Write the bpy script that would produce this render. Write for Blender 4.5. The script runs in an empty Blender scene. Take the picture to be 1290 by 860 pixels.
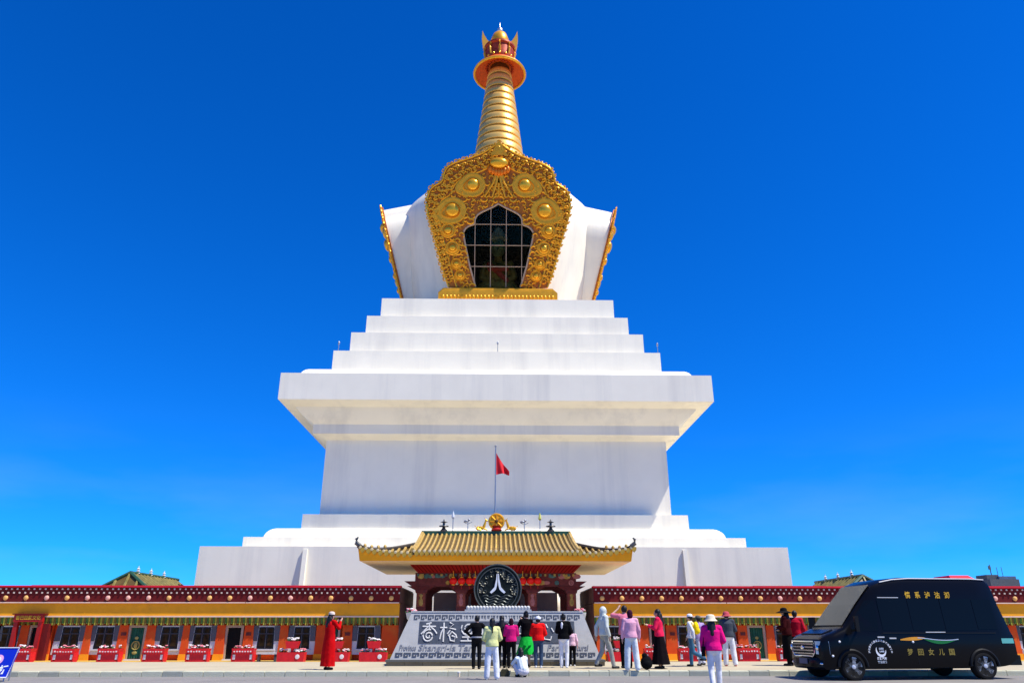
import bpy, bmesh, math, random
from mathutils import Vector, Matrix, noise
random.seed(7)
R = math.radians
scene = bpy.context.scene
col = scene.collection

# ------------------------------------------------------------------ camera, sky, sun, exposure
F, TH, YAW, CAMH = 930.0, R(21.27), R(1.2), 1.30
cam_d = bpy.data.cameras.new('camera'); cam = bpy.data.objects.new('camera', cam_d); col.objects.link(cam)
cam.location = (0, 0, CAMH); cam.rotation_euler = (R(90) + TH, 0, -YAW)
cam_d.sensor_width = 36; cam_d.lens = 36 * F / 1290; cam_d.clip_end = 20000; cam_d.clip_start = .1
scene.camera = cam
SUN = Vector((.55, -.235, 1.0)).normalized()
world = bpy.data.worlds.new('World'); scene.world = world; world.use_nodes = True
wn = world.node_tree.nodes; wl = world.node_tree.links
sky = wn.new('ShaderNodeTexSky'); sky.sky_type = 'NISHITA'; sky.sun_disc = False
sky.sun_elevation = math.asin(SUN.z); sky.sun_rotation = math.atan2(SUN.x, SUN.y)
sky.altitude = 3300; sky.air_density = 1.0; sky.dust_density = 0.0; sky.ozone_density = 3.0
hs = wn.new('ShaderNodeHueSaturation'); hs.inputs['Saturation'].default_value = 1.35; hs.inputs['Value'].default_value = 1.0
hs.inputs['Hue'].default_value = .5
tcw = wn.new('ShaderNodeTexCoord'); vma = wn.new('ShaderNodeVectorMath'); vma.operation = 'MULTIPLY_ADD'
vma.inputs[1].default_value = (1, 1, .85); vma.inputs[2].default_value = (0, 0, .045)     # thin high-altitude air: no white band at the horizon
wl.new(tcw.outputs['Generated'], vma.inputs[0]); vno = wn.new('ShaderNodeVectorMath'); vno.operation = 'NORMALIZE'; wl.new(vma.outputs[0], vno.inputs[0]); wl.new(vno.outputs[0], sky.inputs[0])
tint = wn.new('ShaderNodeVectorMath'); tint.operation = 'MULTIPLY'; tint.inputs[1].default_value = (.17, 1.06, 1.70)
wl.new(sky.outputs[0], hs.inputs['Color']); wl.new(hs.outputs[0], tint.inputs[0])
# faint wisps of high cloud low over the horizon
mpn = wn.new('ShaderNodeMapping'); mpn.inputs['Scale'].default_value = (2.2, 2.2, 9.0); wl.new(tcw.outputs['Generated'], mpn.inputs[0])
cn = wn.new('ShaderNodeTexNoise'); cn.inputs['Scale'].default_value = 1.6; cn.inputs['Detail'].default_value = 7; wl.new(mpn.outputs[0], cn.inputs['Vector'])
c1 = wn.new('ShaderNodeMapRange'); c1.inputs['From Min'].default_value = .42; c1.inputs['From Max'].default_value = .75; c1.inputs['To Max'].default_value = .17; wl.new(cn.outputs['Fac'], c1.inputs['Value'])
sxyz = wn.new('ShaderNodeSeparateXYZ'); wl.new(tcw.outputs['Generated'], sxyz.inputs[0])
c2 = wn.new('ShaderNodeMapRange'); c2.interpolation_type = 'SMOOTHSTEP'; c2.inputs['From Min'].default_value = .06; c2.inputs['From Max'].default_value = .27; c2.inputs['To Min'].default_value = 1; c2.inputs['To Max'].default_value = 0; wl.new(sxyz.outputs['Z'], c2.inputs['Value'])
cm = wn.new('ShaderNodeMath'); cm.operation = 'MULTIPLY'; wl.new(c1.outputs[0], cm.inputs[0]); wl.new(c2.outputs[0], cm.inputs[1])
cx_mix = wn.new('ShaderNodeMix'); cx_mix.data_type = 'RGBA'; wl.new(cm.outputs[0], cx_mix.inputs['Factor']); wl.new(tint.outputs[0], cx_mix.inputs['A']); cx_mix.inputs['B'].default_value = (3.2, 4.4, 6.5, 1)
wl.new(cx_mix.outputs['Result'], wn['Background'].inputs[0])
wn['Background'].inputs[1].default_value = .105
sl = bpy.data.lights.new('sun', 'SUN'); sl.energy = 5.0; sl.angle = R(.53); sl.color = (1, .96, .86)
so = bpy.data.objects.new('sun', sl); col.objects.link(so); so.location = (30, -30, 60)
so.rotation_euler = SUN.to_track_quat('Z', 'Y').to_euler()
vs = scene.view_settings; vs.view_transform = 'Standard'; vs.look = 'None'; vs.gamma = 1; vs.exposure = .42
vs.use_curve_mapping = False

# ------------------------------------------------------------------ helpers
_cy, _sy = math.cos(YAW), math.sin(YAW)
def ray(x, y):
    u, v = (x - 645) / F, (430 - y) / F
    a = math.cos(TH) - v * math.sin(TH); b = math.sin(TH) + v * math.cos(TH)
    return Vector((u * _cy + a * _sy, -u * _sy + a * _cy, b))
def P(x, y, d):                      # where the ray of a pixel meets the frontal plane at distance d
    r = ray(x, y); return Vector((0, 0, CAMH)) + r * (d / r.y)
def X(x, y, d): return P(x, y, d).x
def Z(y, d, x=625): return P(x, y, d).z
def floor_z(d):
    if d < 24: return 0.0
    if d < 29.5: return .15
    if d < 42: return .15 - .42 * (d - 29.5) / 12.5
    return -.27
def ground_hit(x, y):                # the ray of a pixel down to the road or pavement
    r = ray(x, y); d = 15.0
    while d < 60:
        p = Vector((0, 0, CAMH)) + r * (d / r.y)
        if p.z <= floor_z(d): return Vector((p.x, d, floor_z(d)))
        d += .02
    return p

MATS = {}
def mat(name, c, rough=.7, metal=0.0, var=.08, scale=3.0, bump=0.0, bscale=40.0, spec=.3, dirt=None, coat=0.0, streak=False):
    if name in MATS: return MATS[name]
    m = bpy.data.materials.new(name); m.use_nodes = True; MATS[name] = m
    nt = m.node_tree; n = nt.nodes; l = nt.links; b = n['Principled BSDF']
    b.inputs['Roughness'].default_value = rough; b.inputs['Metallic'].default_value = metal
    b.inputs['Specular IOR Level'].default_value = spec
    b.inputs['Coat Weight'].default_value = coat; b.inputs['Coat Roughness'].default_value = .05
    tc = n.new('ShaderNodeTexCoord')
    def tex(sc, detail=4):
        t = n.new('ShaderNodeTexNoise'); t.inputs['Scale'].default_value = sc; t.inputs['Detail'].default_value = detail
        l.new(tc.outputs['Object'], t.inputs['Vector']); return t
    t = tex(scale)
    rmp = n.new('ShaderNodeMapRange'); rmp.inputs['From Min'].default_value = .3; rmp.inputs['From Max'].default_value = .7
    rmp.inputs['To Min'].default_value = 1 - var; rmp.inputs['To Max'].default_value = 1 + var
    l.new(t.outputs['Fac'], rmp.inputs['Value'])
    vm = n.new('ShaderNodeVectorMath'); vm.operation = 'SCALE'; vm.inputs[0].default_value = c[:3]
    l.new(rmp.outputs[0], vm.inputs['Scale']); out = vm.outputs[0]
    if dirt:
        dc, amt, dscale = dirt
        mp = n.new('ShaderNodeMapping'); l.new(tc.outputs['Object'], mp.inputs['Vector'])
        if streak: mp.inputs['Scale'].default_value = (1, 1, .07)
        t2 = n.new('ShaderNodeTexNoise'); t2.inputs['Scale'].default_value = dscale; t2.inputs['Detail'].default_value = 6; t2.inputs['Roughness'].default_value = .65
        l.new(mp.outputs[0], t2.inputs['Vector'])
        r2 = n.new('ShaderNodeMapRange'); r2.inputs['From Min'].default_value = .48; r2.inputs['From Max'].default_value = .75
        r2.inputs['To Min'].default_value = 0; r2.inputs['To Max'].default_value = amt
        l.new(t2.outputs['Fac'], r2.inputs['Value'])
        mx = n.new('ShaderNodeMix'); mx.data_type = 'RGBA'; l.new(r2.outputs[0], mx.inputs['Factor'])
        l.new(out, mx.inputs['A']); mx.inputs['B'].default_value = (*dc, 1); out = mx.outputs['Result']
    l.new(out, b.inputs['Base Color'])
    if bump:
        bt = tex(bscale, 5); bn = n.new('ShaderNodeBump'); bn.inputs['Strength'].default_value = bump; bn.inputs['Distance'].default_value = .02
        l.new(bt.outputs['Fac'], bn.inputs['Height']); l.new(bn.outputs[0], b.inputs['Normal'])
    return m
def glass_mat(name, tint=(.5, .55, .5), fac=.75):
    m = bpy.data.materials.new(name); m.use_nodes = True; n = m.node_tree.nodes; l = m.node_tree.links
    n.remove(n['Principled BSDF']); t = n.new('ShaderNodeBsdfTransparent'); t.inputs[0].default_value = (*tint, 1)
    g = n.new('ShaderNodeBsdfGlossy'); g.inputs['Roughness'].default_value = .03
    fr = n.new('ShaderNodeFresnel'); fr.inputs[0].default_value = 1.12
    mx = n.new('ShaderNodeMixShader'); l.new(fr.outputs[0], mx.inputs[0]); l.new(t.outputs[0], mx.inputs[1]); l.new(g.outputs[0], mx.inputs[2])
    l.new(mx.outputs[0], n['Material Output'].inputs[0]); MATS[name] = m; return m

ROOT = {}
def tag(o, label=None, cat=None, group=None, kind=None):
    if label: o['label'] = label
    if cat: o['category'] = cat
    if group: o['group'] = group
    if kind: o['kind'] = kind
    return o
def thing(name, label, cat, loc=(0, 0, 0), rz=0.0, group=None):
    o = bpy.data.objects.new(name, None); col.objects.link(o); o.empty_display_size = .1
    o.location = loc; o.rotation_euler = (0, 0, rz); ROOT[o.name] = Vector(loc) if rz == 0 else Vector((0, 0, 0))
    return tag(o, label, cat, group)
def setting(name, loc=(0, 0, 0)):
    o = bpy.data.objects.new(name, None); col.objects.link(o); ROOT[o.name] = Vector(loc); o.location = loc; o['kind'] = 'structure'; return o
def copy_tree(o, parent=None, children=None):
    c = o.copy(); col.objects.link(c); c.parent = parent
    for ch in [q for q in col.objects if q.parent == o]: copy_tree(ch, c)
    return c
class MB:
    def __init__(s): s.v = []; s.f = []
    def quadpts(s, pts):
        i = len(s.v); s.v += [tuple(p) for p in pts]; s.f.append(tuple(range(i, i + len(pts)))); return s
    def hexa(s, p):                                   # p: bottom 4 ccw, top 4 ccw
        i = len(s.v); s.v += [tuple(q) for q in p]
        for a in ((3, 2, 1, 0), (4, 5, 6, 7), (0, 1, 5, 4), (1, 2, 6, 5), (2, 3, 7, 6), (3, 0, 4, 7)): s.f.append(tuple(i + k for k in a))
        return s
    def box(s, x0, x1, y0, y1, z0, z1):
        return s.hexa([(x0, y0, z0), (x1, y0, z0), (x1, y1, z0), (x0, y1, z0), (x0, y0, z1), (x1, y0, z1), (x1, y1, z1), (x0, y1, z1)])
    def trap(s, xb0, xb1, xt0, xt1, y0, y1, z0, z1):   # box whose sides lean
        return s.hexa([(xb0, y0, z0), (xb1, y0, z0), (xb1, y1, z0), (xb0, y1, z0), (xt0, y0, z1), (xt1, y0, z1), (xt1, y1, z1), (xt0, y1, z1)])
    def prism(s, poly, y0, y1):                        # poly in x,z
        a = sum(poly[k][0] * poly[(k + 1) % len(poly)][1] - poly[(k + 1) % len(poly)][0] * poly[k][1] for k in range(len(poly)))
        if a < 0: poly = poly[::-1]
        n = len(poly); i = len(s.v)
        s.v += [(x, y0, z) for x, z in poly] + [(x, y1, z) for x, z in poly]
        s.f.append(tuple(range(i, i + n))); s.f.append(tuple(range(i + 2 * n - 1, i + n - 1, -1)))
        for k in range(n): s.f.append((i + (k + 1) % n, i + k, i + n + k, i + n + (k + 1) % n))
        return s
    def rings(s, rings, cap=True, closed=True):
        n = len(rings[0]); i = len(s.v)
        for r in rings: s.v += [tuple(p) for p in r]
        for a in range(len(rings) - 1):
            for k in range(n if closed else n - 1):
                k2 = (k + 1) % n; s.f.append((i + a * n + k, i + a * n + k2, i + (a + 1) * n + k2, i + (a + 1) * n + k))
        if cap:
            s.f.append(tuple(range(i + n - 1, i - 1, -1))); s.f.append(tuple(range(i + (len(rings) - 1) * n, i + len(rings) * n)))
        return s
    def squares(s, levels, cx=0, cy=0):
        return s.rings([[(cx - w, cy - w, z), (cx + w, cy - w, z), (cx + w, cy + w, z), (cx - w, cy + w, z)] for w, z in levels])
    def lathe(s, prof, n=24, c=(0, 0, 0), sx=1, sy=1, fn=None):
        rr = []
        for r, z in prof:
            ring = []
            for k in range(n):
                a = 2 * math.pi * k / n; q = r * (fn(a, z) if fn else 1)
                ring.append((c[0] + q * math.cos(a) * sx, c[1] + q * math.sin(a) * sy, c[2] + z))
            rr.append(ring)
        return s.rings(rr)
    def tube(s, pts, r, n=6):
        pts = [Vector(p) for p in pts]; rr = r if isinstance(r, (list, tuple)) else [r] * len(pts)
        rings = []; up = Vector((0, 0, 1))
        for k, p in enumerate(pts):
            d = (pts[min(k + 1, len(pts) - 1)] - pts[max(k - 1, 0)])
            d = d.normalized() if d.length > 1e-9 else Vector((0, 0, 1))
            u = d.cross(up)
            if u.length < 1e-3: u = d.cross(Vector((0, 1, 0)))
            u.normalize(); w = u.cross(d)
            rings.append([p + (u * math.cos(2 * math.pi * q / n) + w * math.sin(2 * math.pi * q / n)) * rr[k] for q in range(n)])
        return s.rings(rings)
    def caps(s, a, b, ra, rb, n=10):                    # tapered capsule
        a, b = Vector(a), Vector(b); d = (b - a)
        d = d.normalized() if d.length > 1e-6 else Vector((0, 0, 1))
        pts = []; rs = []
        for t in (-.98, -.7, -.35, 0): pts.append(a + d * ra * t); rs.append(ra * math.sqrt(1 - t * t))
        for t in (0, .35, .7, .98): pts.append(b + d * rb * t); rs.append(rb * math.sqrt(1 - t * t))
        return s.tube(pts, rs, n)
    def ell(s, c, r, nu=14, nv=9):
        if not isinstance(r, (tuple, list)): r = (r, r, r)
        prof = []
        for k in range(nv + 1):
            a = -math.pi / 2 + math.pi * k / nv; prof.append((max(math.cos(a), .02), math.sin(a)))
        i = len(s.v); s.lathe(prof, nu)
        s.v[i:] = [(c[0] + x * r[0], c[1] + y * r[1], c[2] + z * r[2]) for x, y, z in s.v[i:]]
        return s
    def loft(s, rows, up, k, n=18):                      # rows (z, rx, ry, y offset): a smooth torso
        rr = []
        for z, rx, ry, yo in rows:
            c = up(Vector((0, yo, z))); rr.append([((c.x + rx * math.cos(6.2832 * q / n)) * k, (c.y + ry * math.sin(6.2832 * q / n)) * k, c.z * k) for q in range(n)])
        return s.rings(rr)
    def ring(s, c, R0, r, n=20, m=6, axis='z'):
        pts = []
        i = len(s.v)
        for a in range(n):
            A = 2 * math.pi * a / n
            for b in range(m):
                B = 2 * math.pi * b / m; q = R0 + r * math.cos(B); h = r * math.sin(B)
                p = (q * math.cos(A), q * math.sin(A), h) if axis == 'z' else (q * math.cos(A), -h, q * math.sin(A)) if axis == 'y' else (h, q * math.cos(A), q * math.sin(A))
                s.v.append((c[0] + p[0], c[1] + p[1], c[2] + p[2]))
        for a in range(n):
            for b in range(m):
                a2, b2 = (a + 1) % n, (b + 1) % m; s.f.append((i + a * m + b, i + a2 * m + b, i + a2 * m + b2, i + a * m + b2))
        return s
    def xf(s, M, start=0):
        s.v[start:] = [tuple(M @ Vector(p)) for p in s.v[start:]]; return s
    def mesh(s, name, off=Vector((0, 0, 0)), smooth=40):
        me = bpy.data.meshes.new(name); me.from_pydata([(p[0] - off[0], p[1] - off[1], p[2] - off[2]) for p in s.v], [], s.f)
        bm = bmesh.new(); bm.from_mesh(me); bmesh.ops.recalc_face_normals(bm, faces=bm.faces); bm.to_mesh(me); bm.free()
        if smooth:
            for p in me.polygons: p.use_smooth = True
            me.set_sharp_from_angle(angle=R(smooth))
        return me
    def build(s, name, m, parent=None, smooth=40, local=False):
        off = Vector((0, 0, 0)) if (local or parent is None) else ROOT.get(parent.name, Vector((0, 0, 0)))
        o = bpy.data.objects.new(name, s.mesh(name, off, smooth)); col.objects.link(o); o.parent = parent
        ROOT[o.name] = off
        o.data.materials.append(m); return o
def inst(src, name, parent, loc, rz=0, scale=None):
    o = bpy.data.objects.new(name, src.data if hasattr(src, 'data') else src); col.objects.link(o); o.parent = parent
    o.location = Vector(loc) - (ROOT.get(parent.name, Vector((0, 0, 0))) if parent else Vector((0, 0, 0))); o.rotation_euler = (0, 0, rz)
    if scale: o.scale = scale
    return o
TEXTDG = []
def text_mb(txt, size, depth=.01, bold=0.0, spacing=1.0, shear=0):
    c = bpy.data.curves.new('t', 'FONT'); c.body = txt; c.size = size; c.extrude = depth; c.offset = bold; c.align_x = 'CENTER'; c.align_y = 'CENTER'
    c.space_character = spacing; c.resolution_u = 2; c.shear = shear
    o = bpy.data.objects.new('t', c); col.objects.link(o); dg = bpy.context.evaluated_depsgraph_get()
    me = bpy.data.meshes.new_from_object(o.evaluated_get(dg)); mb = MB()
    mb.v = [(v.co.x, -v.co.z, v.co.y) for v in me.vertices]; mb.f = [tuple(p.vertices) for p in me.polygons]   # stands upright, faces -y
    bpy.data.objects.remove(o); bpy.data.curves.remove(c); bpy.data.meshes.remove(me)
    return mb
def move(mb, d): mb.v = [(p[0] + d[0], p[1] + d[1], p[2] + d[2]) for p in mb.v]; return mb
REMESH = []
def remesh(o, vox, smooth=3): REMESH.append((o, vox, smooth))
def finish_remesh():
    for o, vox, smooth in REMESH:
        md = o.modifiers.new('r', 'REMESH'); md.mode = 'VOXEL'; md.voxel_size = vox; md.use_smooth_shade = True
        sm = o.modifiers.new('s', 'SMOOTH'); sm.iterations = smooth; sm.factor = .5
    dg = bpy.context.evaluated_depsgraph_get(); dg.update()
    for o, vox, smooth in REMESH:
        me = bpy.data.meshes.new_from_object(o.evaluated_get(dg)); mt = list(o.data.materials); o.modifiers.clear(); o.data = me
        if not me.materials:
            for q in mt: me.materials.append(q)

# ------------------------------------------------------------------ materials
WHITE = mat('white_limewash', (.89, .825, .665), .85, var=.03, scale=.5, dirt=((.62, .58, .50), .6, .5), streak=True, bump=.15, bscale=6)
GOLD = mat('gilding', (.92, .40, .018), .36, .35, var=.12, scale=2, bump=.25, bscale=8)
GOLDB = mat('polished_gilding', (.95, .46, .03), .25, .55, var=.06, scale=1)
GOLDD = mat('gilding_ground', (.46, .14, .014), .55, .2, var=.25, scale=3)
SPIREG = mat('spire_gilding', (.88, .54, .14), .34, .45, var=.10, scale=1.2, dirt=((.50, .27, .05), .5, 1.2))
RINGD = mat('ring_gap', (.11, .045, .010), .6, .1)
ORANGE = mat('parasol_orange', (.78, .11, .010), .5, .1, var=.15)
REDP = mat('red_paint', (.33, .008, .008), .5, var=.1)
REDG = mat('crown_red_gold', (.42, .045, .010), .45, .2, var=.4, scale=3)
MAROON = mat('maroon_frieze', (.125, .002, .002), .75, var=.1, scale=4)
CAPRED = mat('cap_red', (.66, .012, .03), .6, var=.15, scale=2)
YELLOW = mat('ochre_fascia', (.88, .36, .005), .65, var=.07, scale=2, dirt=((.6, .26, .02), .5, .8))
CREAM = mat('cream_paint', (.78, .62, .42), .7)
PINKW = mat('pale_line', (.78, .55, .42), .7)
VAL1 = mat('valance_green', (.06, .16, .03), .8, var=.25, scale=8)
VAL2 = mat('valance_ochre', (.32, .30, .03), .8, var=.25, scale=8)
VAL3 = mat('valance_red', (.16, .10, .02), .8, var=.2)
ORW = mat('orange_wall', (.64, .065, .004), .75, var=.10, scale=2, dirt=((.55, .16, .02), .5, 1.5))
ORW2 = mat('orange_wall_foot', (.85, .33, .01), .75, var=.08)
GREYW = mat('window_surround', (.56, .57, .60), .8, var=.06, scale=3)
DKFR = mat('dark_frame', (.06, .055, .065), .6, var=.1)
PANE = mat('dark_pane', (.014, .012, .012), .25, var=.2, spec=.15)
CURT = mat('curtain_brown', (.035, .022, .010), .9, var=.5, scale=5, spec=.05)
GREENC = mat('door_curtain', (.015, .10, .06), .85, var=.3, scale=4)
ORN = mat('curtain_motif', (.32, .28, .08), .8, var=.3)
DOORB = mat('door_dark', (.009, .008, .008), .6, spec=.05)
DOORF = mat('door_frame', (.42, .30, .22), .7, var=.1)
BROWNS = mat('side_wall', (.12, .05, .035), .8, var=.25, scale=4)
BLUSH = mat('roundel_gold', (.75, .40, .12), .6)
BLUSH2 = mat('roundel_rose', (.75, .38, .30), .6)
DOTW = mat('beam_end_white', (.66, .54, .44), .7)
ASPH = mat('road_concrete', (.235, .215, .195), .85, var=.06, scale=.8, bump=.3, bscale=60, dirt=((.15, .14, .13), .55, .7))
PAVE = mat('pavement_stone', (.46, .39, .26), .85, var=.07, scale=.7, bump=.2, bscale=40, dirt=((.42, .36, .26), .5, .5))
KERB = mat('kerb_stone', (.54, .52, .37), .85, var=.15, scale=3, bump=.3, bscale=30, dirt=((.20, .20, .16), .6, 2))
KERB2 = mat('kerb_stone_dark', (.36, .36, .28), .85, var=.15, scale=3, bump=.3, bscale=30)
EARTH = mat('ground_earth', (.30, .26, .20), .95, var=.15, scale=.1)
STONE = mat('grey_stone', (.38, .375, .36), .7, var=.07, scale=4, bump=.2, bscale=30)
STONEB = mat('stone_white', (.56, .55, .52), .7, var=.08, scale=5, bump=.3, bscale=30)
SLATE = mat('dark_slate', (.055, .065, .085), .5, var=.2, scale=6, bump=.3, bscale=30)
SLATE2 = mat('grey_letter', (.20, .21, .24), .6)
PLINTH = mat('plinth_brown', (.19, .16, .10), .8, var=.15, scale=3)
DISC = mat('disc_black', (.010, .014, .012), .5, 0, var=.5, scale=8, bump=.8, bscale=14, spec=.1)
DISCR = mat('disc_ring', (.12, .12, .10), .35, .5)
TILE = mat('roof_tile', (.58, .37, .10), .32, .1, var=.22, scale=3, dirt=((.26, .19, .06), .7, 2.5))
TILE2 = mat('roof_tile_bed', (.12, .075, .02), .5, var=.2)
GREENT = mat('green_tile', (.03, .09, .05), .4, var=.2)
SOFF = mat('soffit_cream', (.78, .62, .36), .7, var=.05)
BEAMM = mat('beam_maroon', (.13, .018, .014), .6, var=.25, scale=5)
PAT1 = mat('paint_teal', (.07, .14, .13), .7, var=.3, scale=8)
PAT2 = mat('paint_gold', (.42, .26, .06), .6, var=.3, scale=8)
PAT3 = mat('paint_rose', (.40, .14, .13), .7, var=.2, scale=8)
PAT4 = mat('paint_white', (.6, .56, .5), .7, var=.2, scale=8)
LANT = mat('lantern_red', (.85, .01, .008), .55)
BRONZE = mat('bronze_dark', (.10, .10, .10), .4, .6, var=.2)
BLACKP = mat('van_black', (.004, .004, .005), .22, 0, var=.02, coat=.05, spec=.12)
VGLASS = mat('van_glass', (.004, .005, .005), .05, 0, var=.02, spec=.14)
WSCREEN = mat('windscreen', (.022, .028, .027), .05, 0, var=.3, scale=1.2, spec=.45)
RUBBER = mat('tyre_rubber', (.012, .012, .012), .85, bump=.2, spec=.1)
CHROME = mat('chrome', (.75, .76, .78), .18, 1.0, var=.02)
ALLOY = mat('alloy', (.66, .66, .67), .35, .35, var=.03)
ALLOY2 = mat('pale_trim_glint', (.55, .55, .53), .4)  # handles, and the painted glints on the van's belt, window and roof
PLAST = mat('black_plastic', (.008, .008, .008), .5, spec=.15)
LAMPG = mat('headlamp', (.45, .58, .68), .08, .3)
WHITEP = mat('white_paint', (.8, .8, .8), .5)
GOLDT = mat('gold_letter', (.62, .36, .02), .45)
GREENP = mat('decal_green', (.01, .16, .03), .4)
ORP = mat('decal_orange', (.72, .30, .02), .4)
TEALP = mat('reflector_teal', (.12, .42, .36), .3)
PLATEB = mat('plate_blue', (.05, .07, .14), .4)
BLUES = mat('sign_blue', (.005, .02, .42), .4, var=.03)
PINKS = mat('sign_pink', (.75, .35, .55), .5)
FLAGR = mat('flag_red', (.75, .01, .02), .7)
FLOW1 = mat('flower_white', (.75, .70, .66), .8, var=.15, scale=30)
FLOW2 = mat('flower_pink', (.72, .22, .25), .8, var=.2, scale=30)
LEAF = mat('flower_leaf', (.05, .12, .03), .8, var=.3, scale=20)
PLANT = mat('planter_red', (.60, .010, .015), .5, var=.12, scale=6)
DARKST = mat('statue_green', (.10, .16, .10), .5, .2, var=.3)
DARKST2 = mat('statue_olive', (.34, .26, .06), .5, .3, var=.3)
DARKST3 = mat('statue_red', (.5, .06, .04), .6, var=.2)
NICHE = mat('niche_dark', (.035, .022, .010), .9)
MULL = mat('window_bars', (.50, .33, .20), .5)
GLASS = glass_mat('niche_glass', (.72, .72, .66))
METALP = mat('pole_grey', (.35, .36, .38), .4, .6)
GREYC = mat('grey_courtyard_wall', (.30, .28, .28), .85, var=.1)
CONC = mat('far_concrete', (.10, .11, .12), .85, var=.1)

# ------------------------------------------------------------------ ground, road, kerb, pavement
mb = MB(); n = 40
gs = MB(); gs.quadpts([(-4000, -4000, -.45), (4000, -4000, -.45), (4000, 4000, -.45), (-4000, 4000, -.45)])
tag(gs.build('ground', EARTH, smooth=0), kind='structure')
rd = MB(); rd.box(-160, 160, -60, 24.02, -.4, 0); tag(rd.build('road', ASPH, smooth=0), kind='structure')
pv = MB(); ys = [(24.2, .148), (29.5, .148), (42, -.27), (110, -.27)]
pv.rings([[(-150, y, z), (150, y, z), (150, y, -.44), (-150, y, -.44)] for y, z in ys]); tag(pv.build('pavement', PAVE, smooth=0), kind='structure')
kb = setting('kerb', (0, 24.1, 0))
kbed = MB(); kbed.box(-150, 150, 24.04, 24.2, -.4, .12); kbed.build('kerb_bed', KERB2, kb, 0)
stones = []
for k, mm in enumerate((KERB, KERB, KERB2)):
    s = MB(); w = .293; s.rings([[(-w, 0, -.12), (w, 0, -.12), (w, .26, -.12), (-w, .26, -.12)], [(-w, 0, .13), (w, 0, .13), (w, .26, .13), (-w, .26, .13)], [(-w + .012, .02, .152), (w - .012, .02, .152), (w - .012, .25, .152), (-w + .012, .25, .152)]])
    me = s.mesh('kerb_stone', smooth=0); me.materials.append(mm); stones.append(me)
for k in range(-32, 33):
    me = stones[random.choice((0, 0, 0, 1, 2))]
    inst(me, 'kerb_stone', kb, (k * .6 + .1, 24.0 + random.uniform(-.006, .006), random.uniform(-.008, .004)), random.uniform(-.006, .006))
# yellow painted strip at the foot of the shop rows
for a, b in ((-60, -5.9), (5.9, 60)):
    st = MB(); st.hexa([(a, 41.0, floor_z(41.0) - .05), (b, 41.0, floor_z(41.0) - .05), (b, 42.6, -.3), (a, 42.6, -.3), (a, 41.0, floor_z(41) + .03), (b, 41.0, floor_z(41) + .03), (b, 42.6, -.22), (a, 42.6, -.22)])
    tag(st.build('shop_step', mat('step_ochre', (.70, .46, .10), .8, var=.1, scale=1), smooth=0), kind='structure')

# ------------------------------------------------------------------ the white stupa
C = 80.18
st = thing('stupa', 'huge white stepped Buddhist stupa with gilded niche and golden spire', 'stupa', (0, C, -.3))
def sq(name, levels, m=WHITE): return MB().squares(levels, 0, C).build(name, m, st, 30)
sq('base_block', [(22.3, -.3), (22.3, 7.12)])
sq('base_block', [(19.92, 7.0), (19.92, 8.08)])
def bull(w, z, rw, rh, win, n=8):
    return [(w, z)] + [(w - rw * (1 - math.cos(math.pi / 2 * k / n)), z + rh * math.sin(math.pi / 2 * k / n)) for k in range(n + 1)] + [(win, z + rh + .06)]
sq('rounded_moulding', bull(18.75, 8.0, 1.0, 1.0, 16.2))
sq('plinth', [(16.38, 8.9), (16.36, 10.36)])
sq('body', [(15.22, 10.2), (15.2, 17.6)])
sq('cornice', [(15.0, 16.95), (16.25, 17.36), (16.25, 18.2), (17.5, 19.2), (17.6, 19.42), (18.7, 19.62), (18.85, 19.72), (18.85, 22.1)])
sq('rounded_moulding', bull(17.6, 22.05, 1.0, 1.12, 15.0))
sq('terrace_step', [(15.32, 22.4), (15.3, 25.52)])
sq('terrace_step', [(14.07, 25.3), (14.06, 27.86)])
sq('terrace_step', [(12.93, 27.6), (12.9, 30.1)])
sq('terrace_step', [(11.77, 29.9), (11.75, 32.53)])
for sx in (-1, 1):                                     # buttress fins on the base block
    f = MB(); x = sx * 14.35
    f.hexa([(x - .16, C - 23.15, -.3), (x + .16, C - 23.15, -.3), (x + .16, C - 22.2, -.3), (x - .16, C - 22.2, -.3), (x - .16, C - 22.45, 6.9), (x + .16, C - 22.45, 6.9), (x + .16, C - 22.2, 6.9), (x - .16, C - 22.2, 6.9)])
    f.build('buttress_fin', WHITE, st, 0)
# vase dome
prof = [(9.6, 32.3), (10.2, 33.5), (11.2, 37.5), (12.0, 41.5), (12.4, 44.2), (12.3, 45.6), (11.6, 47.2), (10.3, 48.8), (8.8, 50.4), (7.2, 51.9), (5.4, 53.4), (4.2, 54.6), (3.1, 55.4)]
dm_ = MB().lathe(prof, 96, (0, C, 0))
def in_niche(f):                                        # the dome is open where the three niches are let into it
    c_ = [sum(dm_.v[i][k] for i in f) / len(f) for k in range(3)]; dx, dy = c_[0], c_[1] - C
    return len(f) == 4 and c_[2] < 45.6 and ((abs(dx) < 4.9 and dy < 0) or (abs(dy) < 4.9))
dm_.f = [f for f in dm_.f if not in_niche(f)]
dm_.build('vase_dome', WHITE, st, 50)
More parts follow.
